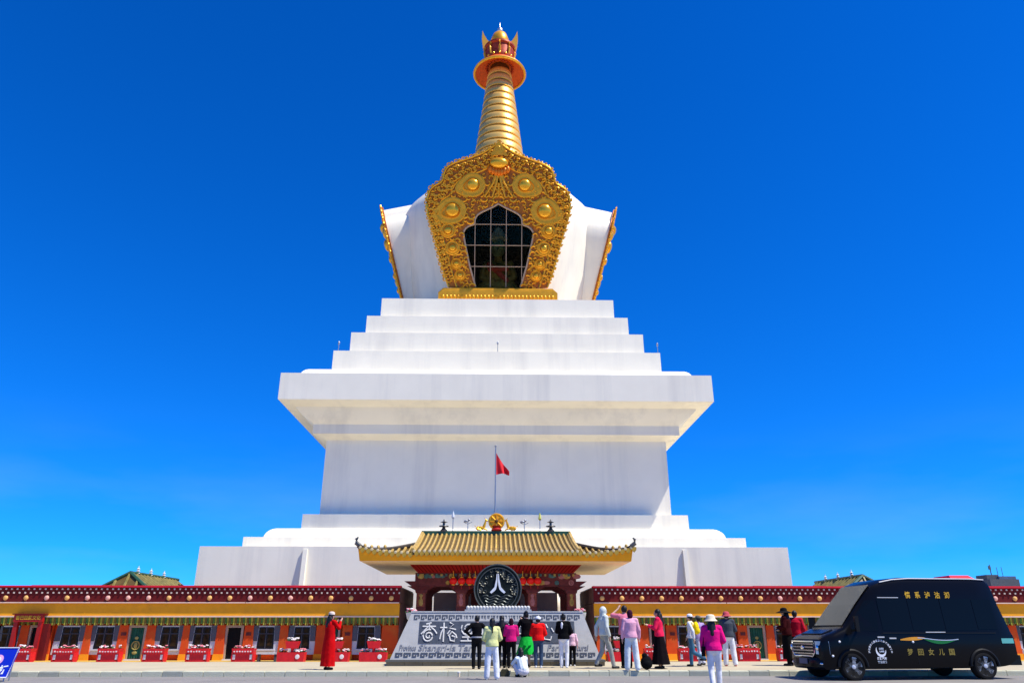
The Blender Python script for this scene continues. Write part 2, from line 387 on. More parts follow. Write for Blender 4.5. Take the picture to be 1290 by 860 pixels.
# spire: thirteen gilded rings with dark gaps, parasol, crown, finial
MB().lathe([(3.3, 54.8), (2.9, 57.2), (1.3, 72.2)], 40, (0, C, 0)).build('spire_core', RINGD, st)
NR = 13
for k in range(NR):
    z0 = 56.6 + (71.6 - 56.6) * k / NR; z1 = z0 + (71.6 - 56.6) / NR - .24
    r = lambda z: 3.28 - (z - 56.6) * (3.28 - 1.52) / 15.0
    MB().lathe([(r(z0) - .1, z0), (r(z0) + .02, z0 + .06), (r((z0 + z1) / 2) + .035, (z0 + z1) / 2), (r(z1) + .02, z1 - .06), (r(z1) - .1, z1)], 40, (0, C, 0)).build('spire_ring', SPIREG, st, 60)
par = MB(); par.lathe([(1.4, 72.35), (2.2, 72.15), (3.2, 71.45), (3.46, 71.2), (3.42, 71.55), (2.4, 72.6), (1.6, 72.85)], 48, (0, C, 0)); par = par.build('parasol', ORANGE, st, 60)
MB().ring((0, C, 71.25), 3.42, .17, 48, 8).build('rim', GOLD, par)
pet = MB()
for k in range(24):
    a = 2 * math.pi * k / 24; pet.ell((1.75 * math.cos(a), C + 1.75 * math.sin(a), 72.2), (.2, .2, .18), 8, 5)
pet.build('petal_band', REDG, par)
cr = MB(); cr.lathe([(1.5, 72.7), (2.1, 73.0), (2.15, 73.3), (1.98, 73.4), (2.0, 75.1), (2.2, 75.25), (2.2, 75.5), (1.2, 75.7)], 32, (0, C, 0)); cr = cr.build('crown_drum', REDG, st)
for zz, rr_ in ((73.2, 2.12),):
    for k in range(16):
        a = 2 * math.pi * k / 16; MB().ell((rr_ * math.cos(a), C + rr_ * math.sin(a), zz), .17, 8, 6).build('bead', GOLDB, cr)
for k in range(10):
    a = 2 * math.pi * (k + .5) / 10; q = MB(); q.tube([(2.0 * math.cos(a), C + 2.0 * math.sin(a), 73.4), (2.2 * math.cos(a), C + 2.2 * math.sin(a), 74.3), (2.1 * math.cos(a), C + 2.1 * math.sin(a), 75.3)], .16, 6); q.build('scroll_bracket', GOLD, cr)
hp = [(.3, 75.3), (2.12, 75.0), (2.36, 76.0), (2.48, 77.2), (2.42, 78.6), (2.15, 77.8), (1.75, 77.0), (1.25, 76.45), (.3, 76.1)]
MB().prism(hp + [(-a, b) for a, b in hp[::-1]], C - .3, C + .3).build('crescent', mat('crescent_gold', (.92, .44, .05), .35, .35), st, 30)
q = MB(); i0 = 0; q.lathe([(.05, 75.3), (.9, 75.6), (1.2, 76.4), (1.22, 77.2), (.95, 78.0), (.45, 78.5), (.3, 78.6)], 28, (0, C, 0)); q.build('sun_orb', GOLD, st, 60)
MB().lathe([(.3, 78.5), (.44, 78.7), (.4, 79.05), (.12, 79.35), (.05, 79.5), (.03, 80.4)], 16, (0, C, 0)).build('finial', mat('silvered', (.8, .72, .62), .3, .8), st, 60)
# --- gilded niche: plane leaning outward; built about the axis so that the side niches are turned copies
S0, SL, ZB = 9.75, .26, 32.5                            # offset from axis at ZB, lean
LEAN = math.atan(SL)
def PL(x, y):                                          # pixel -> (a, b) on the front niche's leaning plane
    r = ray(x, y); n = Vector((0, -math.cos(LEAN), -math.sin(LEAN))); o = Vector((0, C - S0, ZB)); c = Vector((0, 0, CAMH))
    t = (o - c).dot(n) / r.dot(n); p = c + r * t - o
    return (p.x, p.z / math.cos(LEAN))
def sym(px):
    L = [PL(x, y) for x, y in px]; L = [(min(a, 0), b) for a, b in L]
    return L + [(-a, b) for a, b in L[::-1] if a < -.02]
MN = Matrix.Translation((0, C - S0, ZB)) @ Matrix.Rotation(LEAN, 4, 'X')   # local (a, c, b): c negative is outward
out_px = [(565.4, 362), (558.8, 343.4), (549.6, 306.5), (543, 284), (539, 269.6), (537.8, 258), (538.3, 250), (541.7, 240), (547, 235), (553, 232), (557.5, 230), (558.5, 222), (561, 215), (565.4, 209.5), (578.6, 204), (590, 201), (600, 197), (607.6, 194.5), (618, 188), (623, 184.5), (627.4, 181.5)]
open_px = [(599.2, 362), (591.8, 335.5), (586.5, 310), (584.4, 298.6), (584.2, 293), (586, 289), (590.5, 285.5), (598.0, 283.2), (598.6, 276), (602, 271), (608, 267.5), (618, 263), (624, 260), (627.5, 257.6)]
OUTL, OPEN = sym(out_px), sym(open_px)
def smooth_path(P0, it=1):
    for _ in range(it):
        Q = [P0[0]]
        for a, b in zip(P0[:-1], P0[1:]): Q += [(a[0] * .75 + b[0] * .25, a[1] * .75 + b[1] * .25), (a[0] * .25 + b[0] * .75, a[1] * .25 + b[1] * .75)]
        P0 = Q + [P0[-1]]
    return P0
niche_objs = []
def nb(m, name, mt, parent, smooth=40):
    o = m.xf(MN).build(name, mt, parent, smooth); niche_objs.append(o); return o
# frame plate: band between opening and outline
fr = MB(); no, ni = len(OUTL), len(OPEN)
def resample(path, n):
    L = [0]
    for a, b in zip(path[:-1], path[1:]): L.append(L[-1] + math.dist(a, b))
    res = []; j = 0
    for k in range(n):
        t = L[-1] * k / (n - 1)
        while j < len(L) - 2 and L[j + 1] < t: j += 1
        u = (t - L[j]) / max(L[j + 1] - L[j], 1e-9); a, b = path[j], path[j + 1]; res.append((a[0] + (b[0] - a[0]) * u, a[1] + (b[1] - a[1]) * u))
    return res
NS = 97
def half(path): m = [p for p in path if p[0] <= 1e-6]; return m
def resym(path, n):                                    # resample with the apex kept in the middle
    h = resample(half(path), n // 2 + 1); return h + [(-a, b) for a, b in h[-2::-1]]
RO, RI = resym(smooth_path(OUTL), NS), resym(OPEN, NS)
def strip(mbx, A, B, c0, c1):                          # solid band between paths A and B, from depth c0 (front) to c1
    mbx.rings([[(A[k][0], c0, A[k][1]), (B[k][0], c0, B[k][1]), (B[k][0], c1, B[k][1]), (A[k][0], c1, A[k][1])] for k in range(len(A))])
lerp = lambda A, B, t: [(a[0] + (b[0] - a[0]) * t, a[1] + (b[1] - a[1]) * t) for a, b in zip(A, B)]
strip(fr, RO, RI, -.18, .06); frame = nb(fr, 'niche_frame', GOLDD, st)
MID = lerp(RO, RI, .30)
for A, t, r, nm in ((RO, 0, .11, 'outer_rim'), (MID, 0, .09, 'inner_rim'), (RI, 0, .10, 'opening_rim')):
    m = MB(); m.tube([(a, -.22, b) for a, b in A], r, 6); nb(m, nm, GOLDB if nm != 'opening_rim' else MULL, frame)
# scrollwork filling the border and the inner field
rs = random.Random(3)
def curl(mbx, a, b, s, ang, hand, c=-.24):
    pts = []
    for k in range(11):
        t = k / 10; q = ang + hand * t * 5.0; rr = s * (1 - .80 * t)
        pts.append((a + rr * math.cos(q), c - .05 * t, b + rr * math.sin(q)))
    mbx.tube(pts, [s * .27 * (1 - .3 * k / 10) for k in range(11)], 5)
sc = MB()
for k in range(2, NS - 2):
    a, b = RO[k]; a2, b2 = MID[k]; w = math.dist((a, b), (a2, b2))
    ang = math.atan2(b2 - b, a2 - a)
    for t, q in ((.30, 1), (.72, -1)):
        curl(sc, a + (a2 - a) * t, b + (b2 - b) * t, min(.40, w * .34), ang + rs.uniform(-1, 1), q * (1 if k % 2 else -1), -.26)
    if k % 2 == 0: curl(sc, a - (a2 - a) * .10 / max(w, .1) * 1.0, b - (b2 - b) * .10 / max(w, .1), .29, ang + math.pi * .5, 1 if a < 0 else -1, -.20)
    else: sc.ell((a - (a2 - a) * .16 / max(w, .1), -.2, b - (b2 - b) * .16 / max(w, .1)), (.15, .13, .15), 6, 4)
nb(sc, 'border_scrollwork', GOLD, frame)['kind'] = 'stuff'
meds = [(595.7, 234, 16.0, 7.4), (570.2, 266, 17.5, 8.6), (564.5, 291, 10.0, 4.8), (570.3, 313, 9.5, 4.2), (575.2, 333, 7.5, 3.3), (579.8, 347.5, 7.5, 3.2)]
mpos = []
for x, y, dr, br in meds:
    a, b = PL(x, y); e = PL(x + 10, y); ppm = (e[0] - a) / 10
    for s in (-1, 1): mpos.append((s * abs(a), b, dr * ppm, br * ppm))
sc2 = MB(); tries = 0; placed = []
while tries < 3000 and len(placed) < 230:
    tries += 1; k = rs.randrange(NS // 2 + 1); t = rs.uniform(.38, .93)
    a = RO[k][0] + (RI[k][0] - RO[k][0]) * t; b = RO[k][1] + (RI[k][1] - RO[k][1]) * t
    if any(math.dist((a, b), (m[0], m[1])) < m[2] * .95 for m in mpos) or any(math.dist((a, b), p) < .46 for p in placed): continue
    placed.append((a, b)); sz = rs.uniform(.28, .46); an = rs.uniform(0, 6.28)
    curl(sc2, a, b, sz, an, 1); curl(sc2, -a, b, sz, math.pi - an, -1)
nb(sc2, 'field_scrollwork', GOLD, frame)['kind'] = 'stuff'
for a, b, dr, br in mpos:
    m = MB(); dome = [(dr, -.16), (dr, -.30), (dr * .90, -.36), (dr * .8, -.30), (dr * .55, -.36), (br * 1.15, -.42), (br * 1.05, -.30)]
    i = len(m.v); m.lathe([(r, -c) for r, c in dome], 26)
    big = 1 if dr > 1.3 else 0                           # the large ones are drawn out to a tip, like a flame
    def tear(x, y):
        if not big: return x, y
        an = math.atan2(y, x); tip = (R(200) if a < 0 else R(-20)); dd = max(0, math.cos(an - tip)); k_ = 1 + .45 * dd ** 6; return x * k_, y * k_
    m.v[i:] = [(a + tear(x, y)[0], -z, b + tear(x, y)[1]) for x, y, z in m.v[i:]]
    md = nb(m, 'medallion', GOLD, frame, 50)
    m = MB(); m.ell((a, -.40, b), (br, br * .55, br), 20, 12); nb(m, 'boss', GOLDB, frame, 80)
a, b = PL(628, 207.5)
m = MB(); m.ell((0, -.4, b), (1.0, .6, .62), 20, 12); nb(m, 'top_jewel', GOLDB, frame, 80)
m = MB()
for k in range(7): m.ell((-.95 + 1.9 * k / 6, -.42, b - .75 - .25 * math.cos((k - 3) * .6)), (.24, .28, .4), 10, 7)
nb(m, 'lotus_seat', mat('lotus_orange', (.85, .22, .015), .4, .4), frame)
a2, b2 = PL(628, 257)
m = MB()
for s in (-1, -.45, 0, .45, 1): m.tube([(s * .35, -.3, b - 1.2), (s * .6, -.34, (b + b2) / 2), (s * 1.5, -.3, b2 + .7)], [.16, .14, .10], 6)
nb(m, 'stem_ornament', GOLD, frame)
m = MB(); bb = PL(628, 190)[1]; m.prism([(-.9, bb - .6), (.9, bb - .6), (.5, bb + .2), (0, bb + 1.0), (-.5, bb + .2)], -.35, .1); nb(m, 'leaf_tip', GOLD, frame)
# gold base of the niche
a0, bt = PL(553, 364); a1, bbm = PL(553, 377)
m = MB(); w = abs(a0); m.rings([[(-w + .35, -.75, .02), (w - .35, -.75, .02), (w - .35, .6, .02), (-w + .35, .6, .02)], [(-w, -.9, .2), (w, -.9, .2), (w, .6, .2), (-w, .6, .2)], [(-w, -.9, bt - .5), (w, -.9, bt - .5), (w, .6, bt - .5), (-w, .6, bt - .5)], [(-w + .5, -.7, bt), (w - .5, -.7, bt), (w - .5, .6, bt), (-w + .5, .6, bt)]])
base = nb(m, 'niche_base', GOLD, st)
m = MB()
for k in range(30): m.ell((-w + .5 + (2 * w - 1) * k / 29, -.9, bt * .42), (.17, .13, .36), 8, 6)
nb(m, 'lotus_petals', GOLD, base)
# window: dark box behind, bars, panes, seated figure
win = MB(); wa = max(abs(p[0]) for p in OPEN) + .3; wb = max(p[1] for p in OPEN) + .3
win.quadpts([(-wa, 3.2, -.2), (wa, 3.2, -.2), (wa, 3.2, wb), (-wa, 3.2, wb)]); win.quadpts([(-wa, .52, -.2), (-wa, 3.2, -.2), (-wa, 3.2, wb), (-wa, .52, wb)]); win.quadpts([(wa, .52, -.2), (wa, 3.2, -.2), (wa, 3.2, wb), (wa, .52, wb)])
win.quadpts([(-wa, .52, -.2), (wa, .52, -.2), (wa, 3.2, -.2), (-wa, 3.2, -.2)]); win.quadpts([(-wa, .52, wb), (wa, .52, wb), (wa, 3.2, wb), (-wa, 3.2, wb)])
wobj = nb(win, 'niche_window', NICHE, st, 0)
vx = [PL(x, 320)[0] for x in (598.2, 618, 637.6, 657.2)]; hy = [PL(628, y)[1] for y in (283, 309.3, 336)]
def hspan(b):
    xs = []
    for p, q in zip(OPEN, OPEN[1:] + OPEN[:1]):
        if (p[1] - b) * (q[1] - b) < 0: xs.append(p[0] + (q[0] - p[0]) * (b - p[1]) / (q[1] - p[1]))
    return (min(xs), max(xs)) if xs else (0, 0)
def vspan(a):
    xs = []
    for p, q in zip(OPEN, OPEN[1:] + OPEN[:1]):
        if (p[0] - a) * (q[0] - a) < 0: xs.append(p[1] + (q[1] - p[1]) * (a - p[0]) / (q[0] - p[0]))
    return (min(xs), max(xs)) if xs else (0, 0)
for a in vx:
    z0, z1 = vspan(a); m = MB(); m.box(a - .034, a + .034, -.12, .1, z0, z1); nb(m, 'window_bar', MULL, wobj, 0)
for b in hy:
    x0, x1 = hspan(b); m = MB(); m.box(x0, x1, -.1, .08, b - .032, b + .032); nb(m, 'window_bar', MULL, wobj, 0)
def clip(poly, axis, val, keep):
    outp = []
    for p, q in zip(poly, poly[1:] + poly[:1]):
        pi, qi = (p[axis] - val) * keep >= 0, (q[axis] - val) * keep >= 0
        if pi: outp.append(p)
        if pi != qi:
            t = (val - p[axis]) / (q[axis] - p[axis]); outp.append((p[0] + (q[0] - p[0]) * t, p[1] + (q[1] - p[1]) * t))
    return outp
XS = [-99] + vx + [99]; YS = [-99] + hy + [99]
for i in range(len(XS) - 1):
    for j in range(len(YS) - 1):
        pl = clip(clip(clip(clip(OPEN, 0, XS[i], 1), 0, XS[i + 1], -1), 1, YS[j], 1), 1, YS[j + 1], -1)
        if len(pl) < 3: continue
        ar = abs(sum(p[0] * q[1] - q[0] * p[1] for p, q in zip(pl, pl[1:] + pl[:1])) / 2)
        if ar < .05: continue
        m = MB(); m.prism(pl, .0, .03); nb(m, 'pane', GLASS, wobj, 0)
front_only = len(niche_objs)
m = MB(); m.lathe([(1.9, 0), (2.5, .4), (2.3, 1.0), (1.9, 1.3)], 24, (0, 1.9, .1), 1, .5); nb(m, 'lotus_throne', DARKST, wobj)
m = MB(); m.ell((0, 1.8, 2.6), (2.2, .9, .75)); m.ell((0, 1.9, 4.0), (1.25, .7, 1.5)); m.ell((0, 1.8, 5.6), (.42, .4, .6))
m.caps((-1.35, 1.8, 4.9), (-1.75, 1.5, 3.5), .42, .34); m.caps((1.35, 1.8, 4.9), (1.75, 1.5, 3.5), .42, .34); m.caps((-1.75, 1.5, 3.5), (-.5, 1.1, 3.0), .34, .26); m.caps((1.75, 1.5, 3.5), (.5, 1.1, 3.0), .34, .26); m.caps((-1.3, 1.85, 5.0), (1.3, 1.85, 5.0), .4, .4)
fig = nb(m, 'seated_figure', DARKST2, wobj); remesh(fig, .09, 4)
m = MB(); m.ell((0, 1.7, 6.75), (.78, .8, 1.05)); m.ell((0, .95, 6.6), (.14, .2, .25), 8, 6); m.ell((-.8, 1.7, 6.7), (.14, .2, .42), 8, 6); m.ell((.8, 1.7, 6.7), (.14, .2, .42), 8, 6); nb(m, 'head', mat('statue_face', (.32, .42, .24), .5, .1, var=.2), wobj)
m = MB(); m.lathe([(.95, 0), (1.1, .25), (.9, .5), (.6, 1.0), (.2, 1.5)], 16, (0, 1.75, 7.5)); nb(m, 'headdress', mat('statue_white', (.75, .70, .5), .6, var=.3), wobj)
m = MB(); m.caps((-1.0, 1.25, 4.9), (.9, 1.0, 3.1), .28, .28); m.caps((-.9, .95, 4.3), (.9, .95, 4.3), .25, .25); nb(m, 'sash', DARKST3, wobj)
bp = [OUTL[0]] + OUTL[2:-2] + [OUTL[-1]]
# white projecting box behind the niche that joins it to the dome
pj = MB(); ins = lerp(RO, [(0, 5.0)] * NS, .035)
pj.rings([[(p[0], .03, p[1]) for p in ins], [(p[0] * .97, 5.5 if False else 2.2 + p[1] * .18, p[1]) for p in ins]], cap=False)
pj = nb(pj, 'niche_surround', WHITE, st)
# turned copies for the two side niches
TREE = {}
for o in list(niche_objs): TREE[o.name] = o
axis = Vector((0, C, 0)) - ROOT[st.name]
for ang in (R(90), R(-90)):
    mp = {}
    for o in niche_objs:
        if o.parent == st:
            c = o.copy(); col.objects.link(c); c.parent = st; c.rotation_euler = (0, 0, ang); mp[o.name] = c
    for o in niche_objs:
        if o.parent != st and o.name.split('.')[0] not in ('pane',):
            c = o.copy(); col.objects.link(c); c.parent = mp[o.parent.name]
# small floodlights on poles on the terraces
for x, y in ((427, 432), (627, 432), (828, 434)):
    p = P(x, y, C - 14.7); m = MB(); m.tube([(p.x, p.y, 25.4), (p.x, p.y, p.z)], .03, 6); m.ell((p.x, p.y, p.z), (.09, .09, .2), 8, 6)
    m.build('lightning_rod', METALP, st)

# ------------------------------------------------------------------ shop rows left and right of the gate
D = 42.0; FZ = -.27
zt = Z(737.3, D, 400); zcap = zt - .10; zdot0, zdot1 = Z(742, D, 400), Z(746.6, D, 400); zrnd = Z(753, D, 400)
zmar = Z(759.5, D, 400); zyel = Z(776.5, D, 400); zval = Z(787, D, 400); zwt, zwb = Z(790, D, 400), Z(815.5, D, 400); zsur = Z(824, D, 400)
def bx(x): return X(x, 800, D)                          # frontal coordinate of a pixel column on the shop fronts
rnd_m = MB(); rnd_m.lathe([(.02, .07), (.08, .065), (.12, .03), (.125, 0)], 14); rnd_m.xf(Matrix.Rotation(R(90), 4, 'X'))
rnd_a = rnd_m.mesh('roundel'); rnd_a.materials.append(BLUSH); rnd_b = rnd_m.mesh('roundel'); rnd_b.materials.append(BLUSH2)
def window(root, xc, w):
    yf = D + .20
    s = MB(); s.trap(xc - w * .98, xc + w * .98, xc - w * .86, xc + w * .86, yf, yf + .2, zsur, zval - .02); s = s.build('window_surround', GREYW, root, 0)
    for sd in (-1, 1):
        q = MB(); zj = Z(807, D, 400)  # dark jamb strips stop at the eave's shadow edge; its shade is painted in
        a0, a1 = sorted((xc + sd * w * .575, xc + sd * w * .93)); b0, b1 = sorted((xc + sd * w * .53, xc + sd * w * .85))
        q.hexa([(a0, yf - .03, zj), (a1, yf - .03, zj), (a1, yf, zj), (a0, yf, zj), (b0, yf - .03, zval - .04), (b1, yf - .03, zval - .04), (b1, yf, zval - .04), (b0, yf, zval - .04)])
        q.build('window_jamb_shade', mat('jamb_shade_bluegrey', (.085, .09, .105), .7), s, 0)
    q = MB(); q.box(xc - w * .66, xc + w * .66, yf - .06, yf, zwb - .13, zwb - .06); q.build('window_sill', GREYW, s, 0)
    q = MB(); q.trap(xc - w * .56, xc + w * .56, xc - w * .5, xc + w * .5, yf - .012, yf, zwb - .05, zwt + .03); q.build('pane', PANE, s, 0)
    for k in (-.25, .27):
        q = MB(); zc = random.uniform(-.1, .05); q.trap(xc + w * (k - .17), xc + w * (k + .17), xc + w * (k - .14), xc + w * (k + .14), yf - .016, yf - .010, zwb + .08, zwt - .05); q.build('curtain', CURT, s, 0)
    q = MB(); q.box(xc - .02, xc + .02, yf - .04, yf - .01, zwb - .05, zwt + .03); q.box(xc - w * .53, xc + w * .53, yf - .04, yf - .01, zwt - .32, zwt - .28); q.build('window_bar', DKFR, s, 0)
def door(root, xc, w, m, motif):
    yf = D + .20; z0 = FZ + .02; z1 = zwt + .0
    q = MB(); q.box(xc - w * .68, xc - w * .5, yf, yf + .2, z0, z1 + .12); q.box(xc + w * .5, xc + w * .68, yf, yf + .2, z0, z1 + .12); q.box(xc - w * .5, xc + w * .5, yf + .002, yf + .2, z1, z1 + .12); q = q.build('door_frame', DOORF, root, 0)
    p = MB()
    if m is GREENC: p.rings([[(xc - w * .5 + w * k / 20, yf + .10 + .03 * math.sin(k * 1.7), z0 + .12), (xc - w * .5 + w * k / 20, yf + .10 + .03 * math.sin(k * 1.7), z1)] for k in range(21)], cap=False, closed=False)
    else: p.box(xc - w * .5, xc + w * .5, yf + .12, yf + .16, z0, z1)
    p = p.build('door', m, q, 0)
    st_ = MB(); st_.box(xc - w * .6, xc + w * .6, D + .02, yf + .05, FZ - .05, FZ + .12); st_.build('door_step', GREYW, q, 0)
    if motif:
        k = MB(); zc = (z0 + z1) / 2 - .05; k.ring((xc, yf + .06, zc), .2, .035, 16, 5, 'y'); k.ell((xc, yf + .06, zc), (.1, .02, .16), 8, 6); k.ell((xc, yf + .06, zc - .36), (.14, .02, .08), 8, 6); k.ell((xc, yf + .06, zc + .36), (.1, .02, .08), 8, 6); k.build('curtain_motif', ORN, p)
def shop_row(label, x0, x1, windows, doors, pillars, inner):
    rt = thing('shop_row', label, 'building', ((x0 + x1) / 2, D, FZ))
    MB().box(x0, x1, D + .40, D + 6.3, FZ - .1, zmar).build('wall', ORW, rt, 0)
    # maroon frieze with its cap, pale line, ochre fascia, valance
    MB().box(x0, x1, D - .16, D + 6.35, zmar, zcap).build('frieze', MAROON, rt, 0)
    xs = [x0 - .05]
    while xs[-1] < x1: xs.append(min(xs[-1] + random.uniform(3.2, 5.2), x1 + .05))
    for a, b in zip(xs[:-1], xs[1:]):
        c = MB(); dz = random.uniform(-.012, .012); c.box(a + .01, b - .01, D - .26, D + .3, zcap, zt + dz); c.build('roof_cap', CAPRED, rt, 0)
    MB().box(x0, x1, D + .3, D + 6.4, zcap, zt - .04).build('roof_slab', mat('roof_cement', (.50, .45, .37), .9, var=.1), rt, 0)
    k = MB(); a = x0
    while a < x1:
        b = min(a + random.uniform(5, 9), x1); k.box(a + .02, b - .02, D - .19, D - .16, zmar - .0, zmar + .055); a = b
    k.build('pale_line', PINKW, rt, 0)
    MB().box(x0, x1, D - .07, D + .4, zyel, zmar).build('fascia', YELLOW, rt, 0)
    MB().box(x0, x1, D - .10, D - .07, zyel - .02, zyel + .05).build('fascia_lip', PINKW, rt, 0)
    w = .105; n = int((x1 - x0) / w); sets = {0: MB(), 1: MB(), 2: MB()}
    for k in range(n):
        a = x0 + k * w; q = sets[k % 3]; h = (zyel - zval) * (1 if k % 3 else .82)
        q.rings([[(a + .005, D - .06, zyel - .02), (a + w - .005, D - .06, zyel - .02)], [(a + .005, D - .03, zyel - h * .6), (a + w - .005, D - .03, zyel - h * .6)], [(a + w * .3, D - .04, zyel - h), (a + w * .7, D - .04, zyel - h)]], cap=False, closed=False)
        q.box(a + .01, a + w - .01, D - .02, D + .01, zyel - h * 1.0, zyel)
    for k, mm in ((0, VAL1), (1, VAL2), (2, VAL3)): sets[k].build('valance', mm, rt, 0)['kind'] = 'stuff'
    dots = MB(); n = int((x1 - x0) / .295)
    for k in range(n):
        for r_, z in ((0, zdot0), (.5, zdot1)):
            a = x0 + .12 + (k + r_) * .295; dots.box(a - .038, a + .038, D - .22, D - .16, z - .038, z + .038)
    dots.build('beam_ends', DOTW, rt, 0)['kind'] = 'stuff'
    n = int((x1 - x0) / 1.07); a0 = x1 - .45 if inner > 0 else x0 + .45
    for k in range(n):
        inst(random.choice((rnd_a, rnd_a, rnd_b)), 'roundel', rt, (a0 - inner * k * 1.07, D - .16, zrnd))
    for a, b in pillars:
        q = MB(); q.trap(a - .04, b + .04, a + .02, b - .02, D + .14, D + .4, FZ, zval); q = q.build('orange_pillar', ORW, rt, 0)
        MB().trap(a - .06, b + .06, a - .04, b + .04, D + .12, D + .16, FZ, FZ + .36).build('pillar_foot', ORW2, q, 0)
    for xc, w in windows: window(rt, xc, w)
    for xc, w, m, mo in doors: door(rt, xc, w, m, mo)
    xi = x1 if inner > 0 else x0
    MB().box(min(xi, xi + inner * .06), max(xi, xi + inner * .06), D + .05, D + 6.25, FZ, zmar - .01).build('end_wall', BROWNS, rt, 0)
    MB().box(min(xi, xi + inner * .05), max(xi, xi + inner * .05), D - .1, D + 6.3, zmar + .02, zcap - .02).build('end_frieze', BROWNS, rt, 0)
    return rt
xl1 = X(503.2, 760, D - .16); xr0 = X(748.3, 760, D - .16)
pw = lambda a, b: (bx(a), bx(b))
lw = [(-20, 22), (8, 22), (86, 21), (129.5, 21), (212, 21), (253, 20), (334, 19), (379, 19), (460.5, 20)]
winL = [(bx(x), X(x + w / 2, 800, D) - X(x - w / 2, 800, D)) for x, w in lw] + [(bx(-20) - 1.75 * k, .9) for k in range(1, 6)]
dorL = [(bx(44), .68, DOORB, False), (bx(170), .70, GREENC, True), (bx(293), .70, DOORB, False), (bx(417), .62, GREENC, False)]
pilL = [pw(*p) for p in ((22, 33), (56, 63), (104, 113), (147, 159), (182, 194), (228, 237), (271, 282), (306, 318), (351, 362), (397, 409), (430, 443), (480, 502))]
row_l = shop_row('long maroon and ochre shop row whose end faces the red-robed person', -42, xl1, winL, dorL, pilL, 1)
rw = [(775, 20), (867, 20), (910, 20), (990, 20), (1035, 20), (1125, 20), (1170, 20), (1255, 20), (1300, 20)]
winR = [(bx(x), X(x + w / 2, 800, D) - X(x - w / 2, 800, D)) for x, w in rw] + [(bx(1300) + 1.75 * k, .9) for k in range(1, 5)]
dorR = [(bx(829), .62, DOORB, False), (bx(955), .72, GREENC, True), (bx(1080), .7, DOORB, False), (bx(1212), .7, GREENC, False)]
pilR = [pw(*p) for p in ((752, 761), (793, 818), (840, 854), (885, 893), (931, 943), (967, 977), (1010, 1020), (1060, 1070), (1095, 1105), (1145, 1155), (1190, 1200), (1230, 1240), (1275, 1285))]
row_r = shop_row('long maroon and ochre shop row standing behind the black van', xr0, 46, winR, dorR, pilR, -1)
# porch with signboard over one door
pr = thing('porch', 'red door porch with gold lettered signboard on the shop row', 'porch', (bx(43), D, FZ))
a, b = X(25, 770, D), X(61, 770, D)
for xx in (a + .12, b - .12): MB().box(xx - .1, xx + .1, D - .34, D - .16, FZ, Z(778, D)).build('post', REDP, pr, 0)
s = MB().box(a, b, D - .40, D - .24, Z(783, D), Z(774, D)).build('signboard', REDP, pr, 0)
MB().box(a - .08, b + .08, D - .46, D + .0, Z(774, D), Z(772.6, D)).build('sign_roof', MAROON, pr, 0)
t = text_mb('香巴拉藏文化', .215, .006, .004); move(t, ((a + b) / 2, D - .41, Z(778.2, D))).build('lettering', GOLDT, s, 0)
MB().box(b - .1, b + .3, D - .2, D + .2, FZ, Z(785, D)).build('side_panel', MAROON, pr, 0)

# ------------------------------------------------------------------ halls with tiled roofs behind the shop rows
HALLT = mat('hall_tile', (.22, .18, .05), .5, var=.3, scale=3, dirt=((.10, .12, .04), .6, 2))
def side_hall(label, xr, dn, sgn, ridge_y, half_w, fins):
    p0 = P(xr, ridge_y, dn); rz = p0.z; h = thing('tiled_hall', label, 'building', (p0.x, dn, FZ), group=None)
    L = 8.0; hw = 2.9; sl = .66; ze = rz - hw * sl
    MB().box(p0.x - hw + .5, p0.x + hw - .5, dn + .6, dn + L, FZ, ze).build('wall', BROWNS, h, 0)
    m = MB(); m.v = [(p0.x - hw, dn - 1.2, ze), (p0.x + hw, dn - 1.2, ze), (p0.x + hw, dn + L, ze), (p0.x - hw, dn + L, ze), (p0.x, dn, rz), (p0.x, dn + L, rz)]
    m.f = [(0, 1, 4), (1, 2, 5, 4), (2, 3, 5), (3, 0, 4, 5), (3, 2, 1, 0)]; rf = m.build('roof', TILE2, h, 0)
    for k in range(9):
        t = k / 8; xx = p0.x - hw + 2 * hw * t; top = rz - abs(xx - p0.x) * sl; dd = dn - 1.2 * abs(xx - p0.x) / hw
        MB().tube([(xx, dn - 1.22, ze + .04), (xx, dd, top + .04)], .09, 6).build('tile_rib', HALLT, rf)
    for sd in (-1, 1):
        for k in range(14):
            dd = dn + .3 + k * .53; MB().tube([(p0.x + sd * hw, dd, ze + .04), (p0.x, dd, rz + .04)], .08, 6).build('tile_rib', HALLT, rf)
        MB().tube([(p0.x + sd * hw, dn - 1.2, ze + .08), (p0.x, dn, rz + .08)], .11, 6).build('hip_ridge', GREENT, rf)
    MB().tube([(p0.x, dn, rz + .08), (p0.x, dn + L, rz + .08)], .11, 6).build('ridge', GREENT, rf)
    for fx, fy in fins:
        # distance along the ridge from where the pixel's ray crosses the ridge plane
        r = ray(fx, fy); dd = p0.x / r.x * r.y; dd = min(max(dd, dn + .2), dn + L); zz = CAMH + r.z * dd / r.y
        hh = max(zz - rz, .5)
        MB().lathe([(.14, 0), (.16, .06 * hh), (.06, .2 * hh), (.13, .35 * hh), (.05, .5 * hh), (.12, .62 * hh), (.04, .75 * hh), (.02, hh)], 10, (p0.x, dd, rz + .05)).build('roof_finial', STONEB, rf)
side_hall('side hall with grooved gold tile roof seen over the long shop row', 164, 52, 1, 722, 1.5, ((175, 713.5), (191, 716.5), (207, 721.5)))
side_hall('side hall with mossy gold tile roof rising beyond the parked van', 1087, 52, -1, 726, 1.5, ((1072, 718), (1055, 722), (1040, 728)))

